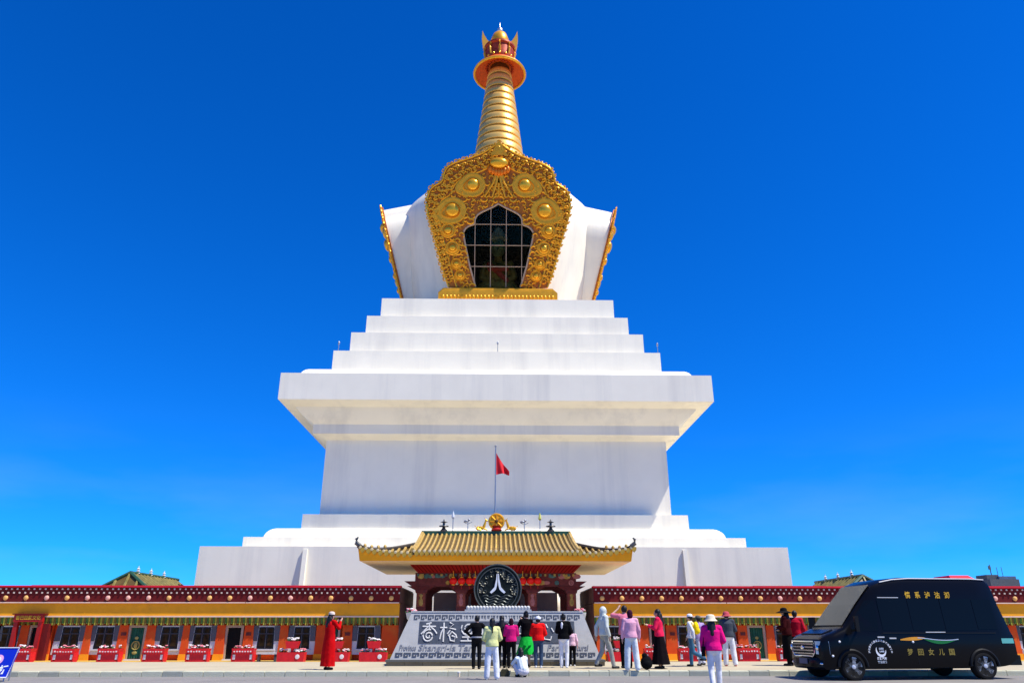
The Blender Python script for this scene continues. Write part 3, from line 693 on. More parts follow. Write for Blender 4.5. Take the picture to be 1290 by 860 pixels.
# ------------------------------------------------------------------ gate pavilion
GY0, GY1, GW = 40.5, 50.8, 7.3; GC = (GY0 + GY1) / 2
gate = thing('gate_pavilion', 'Tibetan gate pavilion with sweeping gold tile roof and maroon columns', 'gate', (0, GC, FZ))
zs = Z(706, GY0); ze = Z(697.3, GY0); zr = Z(673, GC); wR = 4.42
zin = Z(687.5, 42.7); y_in0, y_in1 = 42.7, 48.6
def lift(x, y): # upturn of the eaves toward the corners
    tx = max(0, (abs(x) - 4.4) / (GW - 4.4)); ty = max(0, (abs(y - GC) - 2.6) / (GC - GY0 - 2.6)); return .30 * (tx ** 2) * (ty ** 2)
sk = MB(); NG = 24
def rect_ring(t):           # t 0 outer eave .. 1 inner
    w = GW + (wR - .05 - GW) * t; y0 = GY0 + (y_in0 - GY0) * t; y1 = GY1 + (y_in1 - GY1) * t; z = ze + (zin - ze) * (t ** 1.5)
    pts = []
    for a, b in (((-w, y0), (w, y0)), ((w, y0), (w, y1)), ((w, y1), (-w, y1)), ((-w, y1), (-w, y0))):
        for k in range(NG): pts.append((a[0] + (b[0] - a[0]) * k / NG, a[1] + (b[1] - a[1]) * k / NG))
    return [(x, y, z + lift(x, y) * (1 - t) ** 2) for x, y in pts]
o_ = rect_ring(0)
sk.rings([[(x, y, z - (ze - zs) * .12) for x, y, z in o_]] + [rect_ring(k / 8) for k in range(9)], cap=True)
skirt = sk.build('roof_skirt', TILE2, gate, 30)
fa = MB(); fa.rings([[(x * .985, GC + (y - GC) * .98, zs) for x, y, z in o_], [(x * .995, GC + (y - GC) * .995, z - (ze - zs) * .5) for x, y, z in o_], [(x * .998, GC + (y - GC) * .998, z - (ze - zs) * .13) for x, y, z in o_]], cap=True); fa.build('eave_fascia', YELLOW, gate, 30)
MB().box(-GW * .975, GW * .975, GC - (GC - GY0) * .972, GC + (GC - GY0) * .972, zs - .03, zs - .002).build('soffit', SOFF, gate, 0)
def slope(t): return zr + (ze + .10 - zr) * (1 - (1 - t) ** 1.35 * 1.0) if False else ze + .10 + (zr - ze - .10) * ((1 - t) * .72 + (1 - t) ** 2 * .28)
up = MB()
ringsU = []
prof_f = [(GY0 - .05 + (GC - GY0 + .05) * (1 - (1 - k / 10)), slope(1 - k / 10)) for k in range(11)]
prof_all = prof_f + [(2 * GC - y, z) for y, z in prof_f[-2::-1]]
for x in (-wR, wR): ringsU.append([(x, y, z) for y, z in prof_all] + [(x, y, z - .16) for y, z in prof_all[::-1]])
up.rings(ringsU); upo = up.build('roof_main', TILE2, gate, 30)
NRIB = 33
ribm = MB(); ribm.tube([(0, y, z + .04) for y, z in prof_f], .066, 7); ribme = ribm.mesh('tile_rib', Vector((0, 0, 0))); ribme.materials.append(TILE)
endm = MB(); endm.lathe([(.02, .05), (.075, .04), (.085, 0)], 10); endm.xf(Matrix.Rotation(R(90), 4, 'X')); endme = endm.mesh('eave_tile_end'); endme.materials.append(mat('tile_end', (.62, .50, .28), .5))
dripm = MB().prism([(-.13, .06), (.13, .06), (.12, -.10), (0, -.23), (-.12, -.10)], -.02, .02); dripme = dripm.mesh('drip_tile', smooth=0); dripme.materials.append(mat('drip_tile', (.40, .25, .03), .45, var=.25, scale=6))
for k in range(NRIB):
    x = -wR + .1 + (2 * wR - .2) * k / (NRIB - 1)
    inst(ribme, 'tile_rib', upo, (x, 0, 0)); inst(dripme, 'drip_tile', upo, (x + .135, GY0 - .075, ze + .08)); inst(endme, 'eave_tile_end', upo, (x, GY0 - .06, ze + .13))
for sd in (-1, 1):
    g = MB(); g.tube([(sd * wR, y, z + .08) for y, z in prof_all], .13, 6); g.build('verge_ridge', TILE, upo)
    MB().prism([(0, 0)] * 0 + [(y, z) for y, z in prof_all[2:-2]], 0, .1).xf(Matrix.Translation((sd * (wR - .2), 0, 0)) @ Matrix.Rotation(R(90), 4, 'Z') @ Matrix.Scale(1, 4)).build('gable', MAROON, upo) if False else None
    gp = MB(); gp.rings([[(sd * (wR - .12), y, z - .1) for y, z in prof_all[1:-1]], [(sd * (wR - .2), y, z - .1) for y, z in prof_all[1:-1]]]); gp.build('gable', MAROON, upo, 0)
    for fb in (-1, 1):
        ye = GY0 if fb < 0 else GY1; yi = y_in0 if fb < 0 else y_in1
        pts = []
        for k in range(10):
            t = 1 - k / 9; w = GW + (wR - GW) * t; yy = ye + (yi - ye) * t; pts.append((sd * w, yy, ze + (zin - ze) * t ** 1.5 + lift(sd * w, yy) * (1 - t) ** 2 + .1))
        MB().tube(pts, .12, 7).build('hip_ridge', mat('hip_dark', (.045, .035, .025), .6), skirt)
        for k in (5, 6, 7, 8):
            p = pts[k]; MB().ell((p[0], p[1], p[2] + .14), (.09, .12, .13), 8, 6).build('ridge_beast', TILE, skirt)
        p = pts[-1]; MB().tube([(p[0] - sd * .1, p[1], p[2]), (p[0] + sd * .1, p[1], p[2] + .15), (p[0] + sd * .12, p[1], p[2] + .34), (p[0] + sd * .02, p[1], p[2] + .46)], [.12, .12, .08, .03], 7).build('corner_finial', BRONZE, skirt)
        for k in range(9):
            x = sd * (wR + .25 + k * .315); t0 = (abs(x) - wR) / (GW - wR); tmax = 1 - t0
            pts2 = []
            for j in range(5):
                t = tmax * j / 4; yy = ye + (yi - ye) * t; pts2.append((x, yy, ze + (zin - ze) * t ** 1.5 + lift(x, ye) * (1 - t) ** 2 + .05))
            MB().tube(pts2, .075, 6).build('tile_rib', TILE, skirt)
            if fb < 0: inst(endme, 'eave_tile_end', skirt, (x, ye - .03, ze + lift(x, ye) + .05)); inst(dripme, 'drip_tile', skirt, (x + .15, ye - .05, ze + lift(x + .15, ye) + .0))
    for k in range(20):
        yy = GY0 + .5 + k * (GY1 - GY0 - 1) / 19; a = 0 if abs(yy - GC) < GC - y_in0 else (abs(yy - GC) - (GC - y_in0)) / (y_in0 - GY0); tm = 1 - a
        MB().tube([(sd * (GW + (wR - GW) * tm * j / 4), yy, ze + (zin - ze) * (tm * j / 4) ** 1.5 + lift(GW, yy) * (1 - tm * j / 4) ** 2 + .05) for j in range(5)], .075, 6).build('tile_rib', TILE, skirt)
MB().box(-wR - .05, wR + .05, GC - .14, GC + .14, zr - .05, zr + .2).build('ridge', GREENT, gate, 0)
# bracket tier, beams, columns
br = MB(); d0 = 42.6; zb0 = Z(721.5, d0 + .6)
br.rings([[(-4.25 - .1, d0 + .75, zb0), (4.35, d0 + .75, zb0), (4.35, GY1 - 2.3, zb0), (-4.35, GY1 - 2.3, zb0)], [(-4.75, d0, zs - .03), (4.75, d0, zs - .03), (4.75, GY1 - 1.6, zs - .03), (-4.75, GY1 - 1.6, zs - .03)]])
brk = br.build('bracket_tier', REDP, gate, 0)
for k in range(44):
    x = -4.5 + 9 * k / 43; t = x / 4.6; MB().hexa([(t * 4.3 - .03, d0 + .72, zb0 + .02), (t * 4.3 + .03, d0 + .72, zb0 + .02), (t * 4.3 + .03, d0 + .82, zb0 + .02), (t * 4.3 - .03, d0 + .82, zb0 + .02), (t * 4.7 - .03, d0 - .03, zs - .06), (t * 4.7 + .03, d0 - .03, zs - .06), (t * 4.7 + .03, d0 + .1, zs - .06), (t * 4.7 - .03, d0 + .1, zs - .06)]).build('bracket_rib', MAROON, brk, 0)
dc = 43.5; zbm0, zbm1 = Z(738.5, dc), Z(722, dc)
for yy in (dc, GY1 - 3.0):
    bm_ = MB().box(-4.5, 4.5, yy - .18, yy + .18, zbm0, zb0 + .02).build('beam', BEAMM, gate, 0)
    zz = (zbm0 + zbm1) / 2
    if yy == dc:
        pats = [PAT1, PAT2, PAT3, PAT4, PAT1, PAT2]; rr = random.Random(5); x = -4.4
        while x < 4.3:
            w = rr.uniform(.22, .55); h = rr.uniform(.16, .32); mm = rr.choice(pats); q = MB(); zo = rr.choice((.18, -.15))
            if rr.random() < .45: q.ring((x + w / 2, yy - .2, zz + zo), min(w, h) * .42, .04, 12, 5, 'y'); q.ell((x + w / 2, yy - .2, zz + zo), (.06, .04, .06), 8, 5)
            else: q.rings([[(x + w * .5 + w * .45 * math.cos(a * .785) * s, yy - .18 - dd, zz + zo + h * .5 * math.sin(a * .785) * s) for a in range(8)] for s, dd in ((1, 0), (.9, .04), (.3, .06))])
            q.build('painted_motif', mm, bm_); x += w * .62
        for k in range(34):
            x = -4.35 + 8.7 * k / 33; MB().box(x - .06, x + .06, yy - .26, yy - .18, zb0 - .16, zb0 - .04).build('beam_end', PAT2 if k % 2 else PAT1, bm_, 0)
colx = [X(530.7, 755, dc), X(581, 755, dc), X(670.5, 755, dc), X(719.6, 755, dc)]
for yy in (dc, GY1 - 3.0):
    for cx_ in colx:
        c = MB().trap(cx_ - .28, cx_ + .28, cx_ - .25, cx_ + .25, yy - .25, yy + .25, FZ, zbm0 - .25).build('column', BEAMM, gate, 0)
        MB().rings([[(cx_ - .3, yy - .27, zbm0 - .35), (cx_ + .3, yy - .27, zbm0 - .35), (cx_ + .3, yy + .27, zbm0 - .35), (cx_ - .3, yy + .27, zbm0 - .35)], [(cx_ - .34, yy - .27, zbm0 - .2), (cx_ + .34, yy - .27, zbm0 - .2), (cx_ + .34, yy + .27, zbm0 - .2), (cx_ - .34, yy + .27, zbm0 - .2)], [(cx_ - .8, yy - .2, zbm0 + .02), (cx_ + .8, yy - .2, zbm0 + .02), (cx_ + .8, yy + .2, zbm0 + .02), (cx_ - .8, yy + .2, zbm0 + .02)]]).build('capital', BEAMM, c, 0)
        if yy == dc:
            z0, z1 = Z(764, dc), Z(747, dc)
            MB().box(cx_ - .22, cx_ + .22, yy - .275, yy - .25, z0, z1).build('column_panel', mat('panel_rust', (.22, .05, .03), .7, var=.3, scale=8), c, 0)
            v = MB(); v.lathe([(.07, 0), (.12, .1), (.13, .25), (.05, .42), (.09, .5), (.11, .56), (.03, .62)], 12, (0, 0, 0), 1, .3); move(v, (cx_, yy - .28, z0 + .05)).build('vase_motif', PAT3 if cx_ in (colx[1], colx[2]) else PAT2, c)
        MB().box(cx_ - .36, cx_ + .36, yy - .36, yy + .36, FZ - .02, FZ + .25).build('column_base', STONE, c, 0)
for sd in (-1, 1):      # splayed outer capital arms with pale ends
    xo = sd * 4.35
    MB().hexa([(min(xo, xo + sd * .15), dc - .2, zbm0 - .1), (max(xo, xo + sd * .15), dc - .2, zbm0 - .1), (max(xo, xo + sd * .15), dc + .2, zbm0 - .1), (min(xo, xo + sd * .15), dc + .2, zbm0 - .1), (min(xo, xo + sd * .75), dc - .2, zbm0 + .28), (max(xo, xo + sd * .75), dc - .2, zbm0 + .28), (max(xo, xo + sd * .75), dc + .2, zbm0 + .28), (min(xo, xo + sd * .75), dc + .2, zbm0 + .28)]).build('bracket_arm', BEAMM, gate, 0)
# inner gate wall with two doorways
zw = Z(746, 49.3)
for sd in (-1, 1):
    xa, xb = sorted((sd * 1.55, sd * 3.9)); dw0, dw1 = sorted((sd * 2.15, sd * 2.75))
    w_ = MB().box(xa, dw0, 49.3, 49.6, FZ, zw).box(dw1, xb, 49.3, 49.6, FZ, zw).box(dw0, dw1, 49.302, 49.6, FZ + 2.35, zw - .004)
    w_ = w_.build('inner_wall', GREYC, gate, 0)
    MB().box(dw0 - .2, dw1 + .2, 48.95, 49.3, FZ + 2.35, FZ + 2.47).build('door_canopy', mat('canopy_grey', (.40, .38, .36), .8), w_, 0)
    MB().box(dw0, dw1, 49.75, 49.8, FZ, FZ + 2.4).build('door_leaf', DOORB, w_, 0)
MB().box(-1.55, 1.55, 49.32, 49.6, FZ, zw + .6).build('inner_wall', BEAMM, gate, 0)
for sd, dd in ((-1, 0), (1, 0)):
    p = P(577.5 if sd < 0 else 685.5, 772, 48.4); v = thing('white_vase', 'white stone vase beside the gate doorway, ' + ('left of the disc emblem' if sd < 0 else 'near the small white chorten'), 'vase', (p.x, 48.4, FZ))
    MB().box(p.x - .2, p.x + .2, 48.2, 48.6, FZ, FZ + 1.15).build('pedestal', STONE, v, 0)
    MB().lathe([(.1, 1.15), (.14, 1.2), (.2, 1.45), (.18, 1.7), (.08, 1.95), (.07, 2.05), (.16, 2.15), (.14, 2.17)], 18, (p.x, 48.4, FZ)).build('vase_body', WHITEP, v, 50)
ch = P(702, 760, 52); cht = thing('small_chorten', 'small plain white chorten seen between the gate columns', 'chorten', (ch.x, 52, FZ))
ztop = Z(746.3, 52) - FZ
MB().rings([[(ch.x + sx * w, 52 + sy * w, FZ + z) for sx, sy in ((-1, -1), (1, -1), (1, 1), (-1, 1))] for w, z in ((.62, 0), (.58, ztop - 1.9), (.32, ztop - 1.3))]).build('plinth', WHITE, cht, 0)
MB().lathe([(.30, ztop - 1.35), (.34, ztop - .9), (.30, ztop - .55), (.12, ztop - .3), (.03, ztop)], 20, (ch.x, 52, FZ)).build('spire', WHITE, cht, 50)
# lanterns under the beam
for k, x in enumerate((571, 581.5, 591.5, 598.5, 658.5, 668.5, 677.5)):
    p = P(x, 731.5, dc - .5); l_ = thing('lantern', 'round red lantern hanging under the gate beam', 'lantern', (p.x, dc - .5, p.z), group='red lanterns of the gate')
    MB().ell((p.x, dc - .5, p.z), (.215, .215, .19), 18, 10).build('lantern_globe', LANT, l_, 80)
    MB().lathe([(.09, .16), (.09, .22), (.02, .23), (.015, zb0 + .1 - p.z)], 10, (p.x, dc - .5, p.z)).lathe([(.09, -.22), (.09, -.16)], 10, (p.x, dc - .5, p.z)).build('lantern_cap', GOLD, l_)
    MB().lathe([(.012, -.42), (.03, -.38), (.02, -.22)], 8, (p.x, dc - .5, p.z)).build('tassel', REDP, l_)
# dharma wheel, deer and poles on the ridge
p = P(625.5, 656.5, GC); wr = (P(636, 656, GC).x - P(615, 656, GC).x) / 2
wh = thing('dharma_wheel', 'golden eight-spoked wheel standing on the gate roof ridge', 'wheel', (p.x, GC, zr + .2))
MB().ring((p.x, GC, p.z), wr * .84, wr * .15, 32, 8, 'y').build('rim', GOLDB, wh)
pl_ = MB().lathe([(wr * .72, 0), (wr * .72, .05), (.1, .08)], 24); pl_.xf(Matrix.Translation((p.x, GC, p.z)) @ Matrix.Rotation(R(90), 4, 'X')); pl_.build('wheel_plate', GOLD, wh)
for k in range(8):
    a = k * math.pi / 4; MB().tube([(p.x + .08 * math.cos(a), GC - .1, p.z + .08 * math.sin(a)), (p.x + wr * .8 * math.cos(a), GC - .1, p.z + wr * .8 * math.sin(a))], .045, 6).build('spoke', GOLDB, wh)
MB().ell((p.x, GC - .1, p.z), (.13, .08, .13), 12, 8).build('hub', RINGD, wh)
MB().lathe([(.28, 0), (.34, .08), (.2, .2), (.26, .3), (.2, p.z - wr - zr - .1)], 16, (p.x, GC, zr + .2)).build('stand', REDP, wh)
for sd, px in ((-1, 605.5), (1, 644.5)):
    q = P(px, 663, GC); dx = -sd
    de = thing('golden_deer', 'golden kneeling deer on the ridge ' + ('on the flag side facing the wheel from the left hall' if False else ('facing the wheel, on the red-robed person\'s side' if sd < 0 else 'facing the wheel, on the van\'s side')), 'deer', (q.x, GC, zr + .2))
    z0 = zr + .2; b_ = MB(); b_.ell((q.x, GC, z0 + .2), (.30, .14, .13)); b_.ell((q.x - dx * .2, GC, z0 + .18), (.15, .14, .15)); b_.caps((q.x + dx * .26, GC, z0 + .3), (q.x + dx * .4, GC, z0 + .68), .12, .07); b_.caps((q.x + dx * .4, GC, z0 + .72), (q.x + dx * .57, GC, z0 + .68), .075, .04)
    b_.caps((q.x + dx * .25, GC - .1, z0 + .15), (q.x + dx * .52, GC - .1, z0 + .06), .06, .045); b_.caps((q.x - dx * .3, GC - .12, z0 + .15), (q.x + dx * .02, GC - .12, z0 + .05), .08, .05); b_.caps((q.x + dx * .36, GC - .05, z0 + .78), (q.x + dx * .30, GC - .09, z0 + .92), .03, .015); b_.caps((q.x + dx * .36, GC + .05, z0 + .78), (q.x + dx * .30, GC + .09, z0 + .92), .03, .015); b_.caps((q.x - dx * .4, GC, z0 + .3), (q.x - dx * .48, GC, z0 + .36), .04, .02)
    b_.v = [(q.x + (v[0] - q.x) * .78, GC + (v[1] - GC) * .9, z0 + (v[2] - z0) * .9) for v in b_.v]; o = b_.build('deer_body', GOLDB, de); remesh(o, .025, 3)
def ridge_pole(px, py, kind, lab):
    q = P(px, py, GC); o = thing('ridge_pole' if kind else 'ridge_finial', lab, 'pole' if kind else 'finial', (q.x, GC, zr + .18)); h = q.z - zr - .18
    if kind == 0: MB().lathe([(.2, 0), (.22, .1), (.1, .2), (.08, .38 * h), (.3, .42 * h), (.28, .48 * h), (.08, .52 * h), (.07, .72 * h), (.22, .76 * h), (.06, .84 * h), (.02, h)], 14, (q.x, GC, zr + .15)).build('finial_body', BRONZE, o)
    else:
        MB().tube([(q.x, GC, zr + .15), (q.x, GC, q.z)], .025, 6).build('shaft', METALP, o)
        if kind == 1: MB().lathe([(.03, -.35), (.10, -.25), (.07, -.08), (.015, .12)], 10, (q.x, GC, q.z)).build('tip', mat('tip_pale' + str(px), (.55, .58, .62) if px < 620 else (.5, .5, .1), .5), o)
        else: MB().ell((q.x - .1, GC, q.z - .05), (.16, .05, .07), 8, 6).ell((q.x + .06, GC, q.z + .03), (.08, .06, .07), 8, 6).tube([(q.x - .25, GC, q.z - .1), (q.x, GC, q.z - .22), (q.x + .25, GC, q.z - .1)], .02, 5).build('bird_vane', METALP, o)
ridge_pole(559.5, 653, 0, 'dark tiered finial on the ridge beside the pale-tipped pole'); ridge_pole(571, 646, 1, 'thin ridge pole with pale pointed tip')
ridge_pole(589.5, 655, 2, 'thin pole with vane between pale-tipped pole and golden deer'); ridge_pole(660.5, 656, 2, 'thin pole with vane between yellow-tipped pole and golden deer')
ridge_pole(680, 648, 1, 'thin ridge pole with yellow pointed tip'); ridge_pole(693.5, 653, 0, 'dark tiered finial on the ridge beside the yellow-tipped pole')

# flagpole behind the gate
fp = P(624.5, 563, 54); fl = thing('flagpole', 'tall thin flagpole with drooping red flag behind the gate', 'flagpole', (fp.x, 54, FZ))
MB().tube([(fp.x, 54, FZ), (fp.x, 54, fp.z)], [.085, .045], 10).ell((fp.x, 54, fp.z + .08), .09, 10, 6).build('pole', METALP, fl)
f0 = P(625, 568, 54); f1 = P(641.5, 598, 54); m = MB(); rg = []
for k in range(15):
    t = k / 14; x = fp.x + (f1.x - fp.x) * t; top = f0.z - (f0.z - f1.z) * .86 * t ** .8; bot = f1.z + .12 * math.sin(t * 3) - .05 * t
    rg.append([(x, 54 + .16 * math.sin(t * 9 + j * .5) * t, bot + (top - bot) * j / 6) for j in range(7)])
m.rings(rg, cap=False, closed=False); m.build('flag', FLAGR, fl, 80)
# far rooftop buildings beyond the right row
fb = P(1266, 729, 130); fo = thing('far_building', 'dark distant block with rooftop huts and antenna mast beyond the van', 'building', (fb.x, 130, -.4))
MB().box(fb.x - 2.6, fb.x + 2.4, 130, 145, -.4, fb.z).build('wall', CONC, fo, 0)
hut = P(1255, 723, 130); MB().box(hut.x - 1.1, hut.x + 1.0, 131, 134, fb.z, hut.z).build('roof_hut', CONC, fo, 0)
MB().box(fb.x - .6, fb.x + 2.3, 130.5, 131, fb.z, fb.z + .5).build('parapet', mat('far_blue', (.10, .15, .22), .8), fo, 0)
an = P(1253, 710, 130); MB().tube([(an.x, 131.5, fb.z), (an.x, 131.5, an.z)], .09, 6).box(an.x - .25, an.x + .1, 131.4, 131.6, an.z - .8, an.z - .2).build('antenna', CONC, fo)
for px in (1262, 1268): an = P(px, 713, 130); MB().tube([(an.x, 131.5, fb.z), (an.x, 131.5, an.z)], .05, 6).build('antenna', CONC, fo)
for k in range(2): MB().box(fb.x - 2 + k * 2.4, fb.x - .6 + k * 2.4, 129.96, 130.1, fb.z - 3, fb.z - 1.4).build('window', PANE, fo, 0)
rb = P(1218, 725.5, 110); ro = thing('far_house', 'distant house whose low red roof shows over the van', 'building', (rb.x, 110, -.4))
MB().box(rb.x - 2.1, rb.x + 2.1, 110, 118, -.4, rb.z - 1.2).build('wall', CREAM, ro, 0)
MB().rings([[(rb.x - 2.4, 109.5, rb.z - 1.25), (rb.x + 2.4, 109.5, rb.z - 1.25), (rb.x + 2.4, 118.5, rb.z - 1.25), (rb.x - 2.4, 118.5, rb.z - 1.25)], [(rb.x - 1.4, 112, rb.z + .25), (rb.x + 1.4, 112, rb.z + .25), (rb.x + 1.4, 116, rb.z + .25), (rb.x - 1.4, 116, rb.z + .25)]]).build('roof', CAPRED, ro, 0)

# ------------------------------------------------------------------ carved stone monument in front of the gate
MD = 27.3
pz0 = floor_z(MD); mz0 = Z(829, MD); mz1 = Z(770.5, MD + .5)
mon = thing('stone_monument', 'grey stone monument with carved slate name panel and key-pattern borders', 'monument', (0, MD, pz0))
xb0, xb1 = X(491, 829, MD), X(757.5, 829, MD); xt0, xt1 = X(519, 771, MD + .5), X(733.5, 771, MD + .5)
pm = MB(); pm.box(xb0 - .05, xb1 + .05, MD - .1, MD + 2.2, pz0 - .02, mz0 - .05); plo = pm.build('plinth', PLINTH, mon, 0)
w = (xb1 - xb0 + .2) / 12
for k in range(12): MB().box(xb0 - .1 + k * w + .006, xb0 - .1 + (k + 1) * w - .006, MD - .16, MD - .1, pz0 - .02, mz0 - .10).build('plinth_stone', PLINTH, plo, 0)
MB().box(xb0 - .12, xb1 + .12, MD - .2, MD + 2.2, mz0 - .10, mz0 - .03).build('plinth_ledge', mat('ledge_dark', (.10, .10, .09), .7), plo, 0)
def fy(z): return MD + .5 * (z - mz0) / (mz1 - mz0)     # sloping front face
bd = MB(); bd.hexa([(xb0, MD, mz0 - .03), (xb1, MD, mz0 - .03), (xb1, MD + 2, mz0 - .03), (xb0, MD + 2, mz0 - .03), (xt0, MD + .5, mz1), (xt1, MD + .5, mz1), (xt1, MD + 1.6, mz1), (xt0, MD + 1.6, mz1)])
body = bd.build('slab', STONE, mon, 0)
MB().box(xt0 - .03, xt1 + .03, MD + .47, MD + 1.7, mz1 - .01, mz1 + .03).build('top_ledge', STONEB, mon, 0)
SLP = Matrix(((1, 0, 0, 0), (0, 1, .5 / (mz1 - mz0), MD - .5 * mz0 / (mz1 - mz0)), (0, 0, 1, 0), (0, 0, 0, 1)))   # y offset from the face, sheared to the slope
def onface(mbx, name, m, parent): return mbx.xf(SLP).build(name, m, parent, 0)
px0, px1 = X(527.5, 805, MD + .2), X(724.5, 805, MD + .2); pzb, pzt = Z(809.3, MD + .15), Z(782, MD + .4)
panel = onface(MB().box(px0, px1, -.02, .02, pzb, pzt), 'name_panel', SLATE, body)
# carved characters: stroke by stroke where they show, in rounded seal style
ch_h = pzt - pzb; cw = (px1 - px0) / 8.0
def stroke(pts, x0, r=.030):
    pts = [(x0 + cw * (.05 + .90 * a), -.03, pzb + ch_h * (.04 + .92 * b)) for a, b in pts]
    return pts, r
def spiral(cx, cz, r0, turns, a0, n=26, e=.12): return [(cx + r0 * (1 - (1 - e) * k / (n - 1)) * math.cos(a0 + turns * 6.283 * k / (n - 1)), cz + r0 * .95 * (1 - (1 - e) * k / (n - 1)) * math.sin(a0 + turns * 6.283 * k / (n - 1))) for k in range(n)]
chars = {
 0: [[(.12, .78), (.88, .78)], [(.5, .98), (.5, .6)], [(.62, .97), (.32, .9)], [(.42, .76), (.22, .56), (.06, .40)], [(.58, .76), (.8, .6), (.95, .42)], spiral(.48, .30, .36, 1.9, 1.2)],
 1: [[(.02, .72), (.42, .72)], [(.22, .98), (.22, .02)], [(.20, .68), (.08, .45), (.02, .15)], [(.55, .98), (.78, .88), (.55, .70), (.92, .62)], [(.60, .60), (.45, .42), (.52, .30), (.7, .52), (.92, .36), (.98, .2)], [(.55, .3), (.62, .08), (.85, .04), (.9, .26), (.7, .32)]],
 2: [spiral(.50, .66, .40, 1.8, 2.6), [(.5, .4), (.5, .05)], [(.18, .24), (.86, .24)], [(.10, .05), (.92, .05)], [(.3, .4), (.74, .42)]],
 3: [[(.05, .7), (.4, .7)], [(.22, .95), (.22, .1), (.1, .1)], [(.05, .35), (.42, .5)], [(.7, .95), (.72, .8)], [(.5, .75), (.95, .75)], [(.6, .6), (.65, .2)], [(.88, .62), (.78, .2)], [(.48, .08), (.98, .08)]],
 4: [[(.1, .85), (.9, .85)], [(.5, .98), (.5, .3)], spiral(.5, .45, .34, 1.4, 0), [(.2, .1), (.8, .1)]],
 7: [[(.2, .9), (.8, .9)], spiral(.5, .45, .36, 1.5, 1.0), [(.5, .98), (.5, .75)]],
 5: [[(.5, .98), (.5, .02)], [(.12, .78), (.88, .78), (.92, .42), (.1, .42), (.12, .78)]],
 6: [[(.18, .55), (.12, .3)], [(.35, .7), (.4, .15), (.75, .1), (.82, .3)], [(.5, .9), (.62, .7)], [(.82, .7), (.95, .5)]]}
for k, ss in chars.items():
    q = MB()
    for s_ in ss:
        pts, r = stroke(s_, px0 + k * cw); q.tube(pts, .027, 5)
    onface(q, 'carved_character', STONEB, panel)
# key pattern borders
def key_row(za, zb, xa, xb, n, skip=None):
    wk = (xb - xa) / n
    for k in range(n):
        if skip and skip[0] <= k < skip[1]: continue
        x = xa + k * wk; q = MB(); h = zb - za
        q.box(x + wk * .08, x + wk * .92, -.012, .01, zb - h * .24, zb); q.box(x + wk * .08, x + wk * .26, -.013, .01, za, zb - h * .25); q.box(x + wk * .74, x + wk * .92, -.013, .01, za + h * .3, zb - h * .25); q.box(x + wk * .42, x + wk * .58, -.012, .01, za, za + h * .5); q.box(x + wk * .27, x + wk * .41, -.0125, .01, za, za + h * .2)
        onface(q, 'key_motif', SLATE, body)
key_row(Z(780, MD + .42), Z(774, MD + .46), X(521, 777, MD + .45), X(731, 777, MD + .45), 24, (7, 17))
key_row(Z(826.8, MD + .02), Z(821.4, MD + .06), X(497, 824, MD), X(751, 824, MD), 24)
t = text_mb('ལྷ་ཡུལ་ཤམ་བྷ་ལ་རིག་གནས་ཁང་', .15, .006) if False else None
tib = MB(); rr = random.Random(9); xa, xb = X(580, 777, MD + .45), X(668, 777, MD + .45); x = xa; zc = Z(777, MD + .45)
while x < xb:                                        # the small script line between the borders: hanging letters from a head line
    w = rr.uniform(.05, .10); tib.box(x, x + w, -.012, .01, zc + .045, zc + .062); tib.box(x + w * .6, x + w * .8, -.013, .01, zc - rr.uniform(.02, .08), zc + .044)
    if rr.random() < .6: tib.box(x + w * .1, x + w * .28, -.0125, .01, zc - .015, zc + .044); tib.box(x + w * .28, x + w * .6, -.0115, .01, zc - .02, zc - .005)
    x += w + rr.uniform(.02, .05)
onface(tib, 'script_line', SLATE, body)
for txt, xp0, xp1 in (('Province', 503, 524), ('Shangri-la', 527, 574), ('Tan', 577, 596), ('Park', 689, 709), ('Cultural', 716, 741)):
    t = text_mb(txt, .26, .006, .002, shear=.2); wdt = max(v[0] for v in t.v) - min(v[0] for v in t.v); a, b = X(xp0, 815, MD + .1), X(xp1, 815, MD + .1)
    sc_ = (b - a) / wdt; t.v = [((v[0]) * sc_ + (a + b) / 2, v[1] - .01, v[2] + Z(815.3, MD + .1)) for v in t.v]; onface(t, 'lettering', SLATE2, body)
# carved support and the disc
xs0, xs1 = X(587.5, 767, MD + .7), X(667.5, 767, MD + .7); sz1 = Z(763, MD + .7)
sp = MB().box(xs0, xs1, MD + .6, MD + 1.3, mz1 + .03, sz1 - .05).build('disc_support', STONEB, mon, 0)
for k in range(20): MB().ell((xs0 + .06 + (xs1 - xs0 - .12) * k / 19, MD + .66, sz1 - .05), (.065, .09, .065), 10, 7).build('scallop', STONEB, sp)
MB().box(xs0 - .05, xs1 + .05, MD + .52, MD + 1.35, mz1 + .03, mz1 + .09).build('support_foot', STONE, sp, 0)
dcn = P(627, 741.5, MD + .9); drr = (P(657.2, 741, MD + .9).x - P(597, 741, MD + .9).x) / 2
disc = thing('disc_emblem', 'large dark round emblem with white praying hands above carved waves', 'emblem', (dcn.x, MD + .9, dcn.z - drr))
dm = MB().lathe([(.02, .08), (drr * .86, .08), (drr * .88, .12), (drr, .12), (drr, -.12), (.02, -.12)], 56); dm.xf(Matrix.Translation(dcn) @ Matrix.Rotation(R(90), 4, 'X')); dsk = dm.build('disc', DISC, disc, 30)
MB().ring((dcn.x, dcn.y - .12, dcn.z), drr * .97, .022, 56, 6, 'y').build('outer_ring', DISCR, dsk); MB().ring((dcn.x, dcn.y - .11, dcn.z), drr * .84, .018, 56, 6, 'y').build('inner_ring', DISCR, dsk)
orn = MB(); rr = random.Random(11)
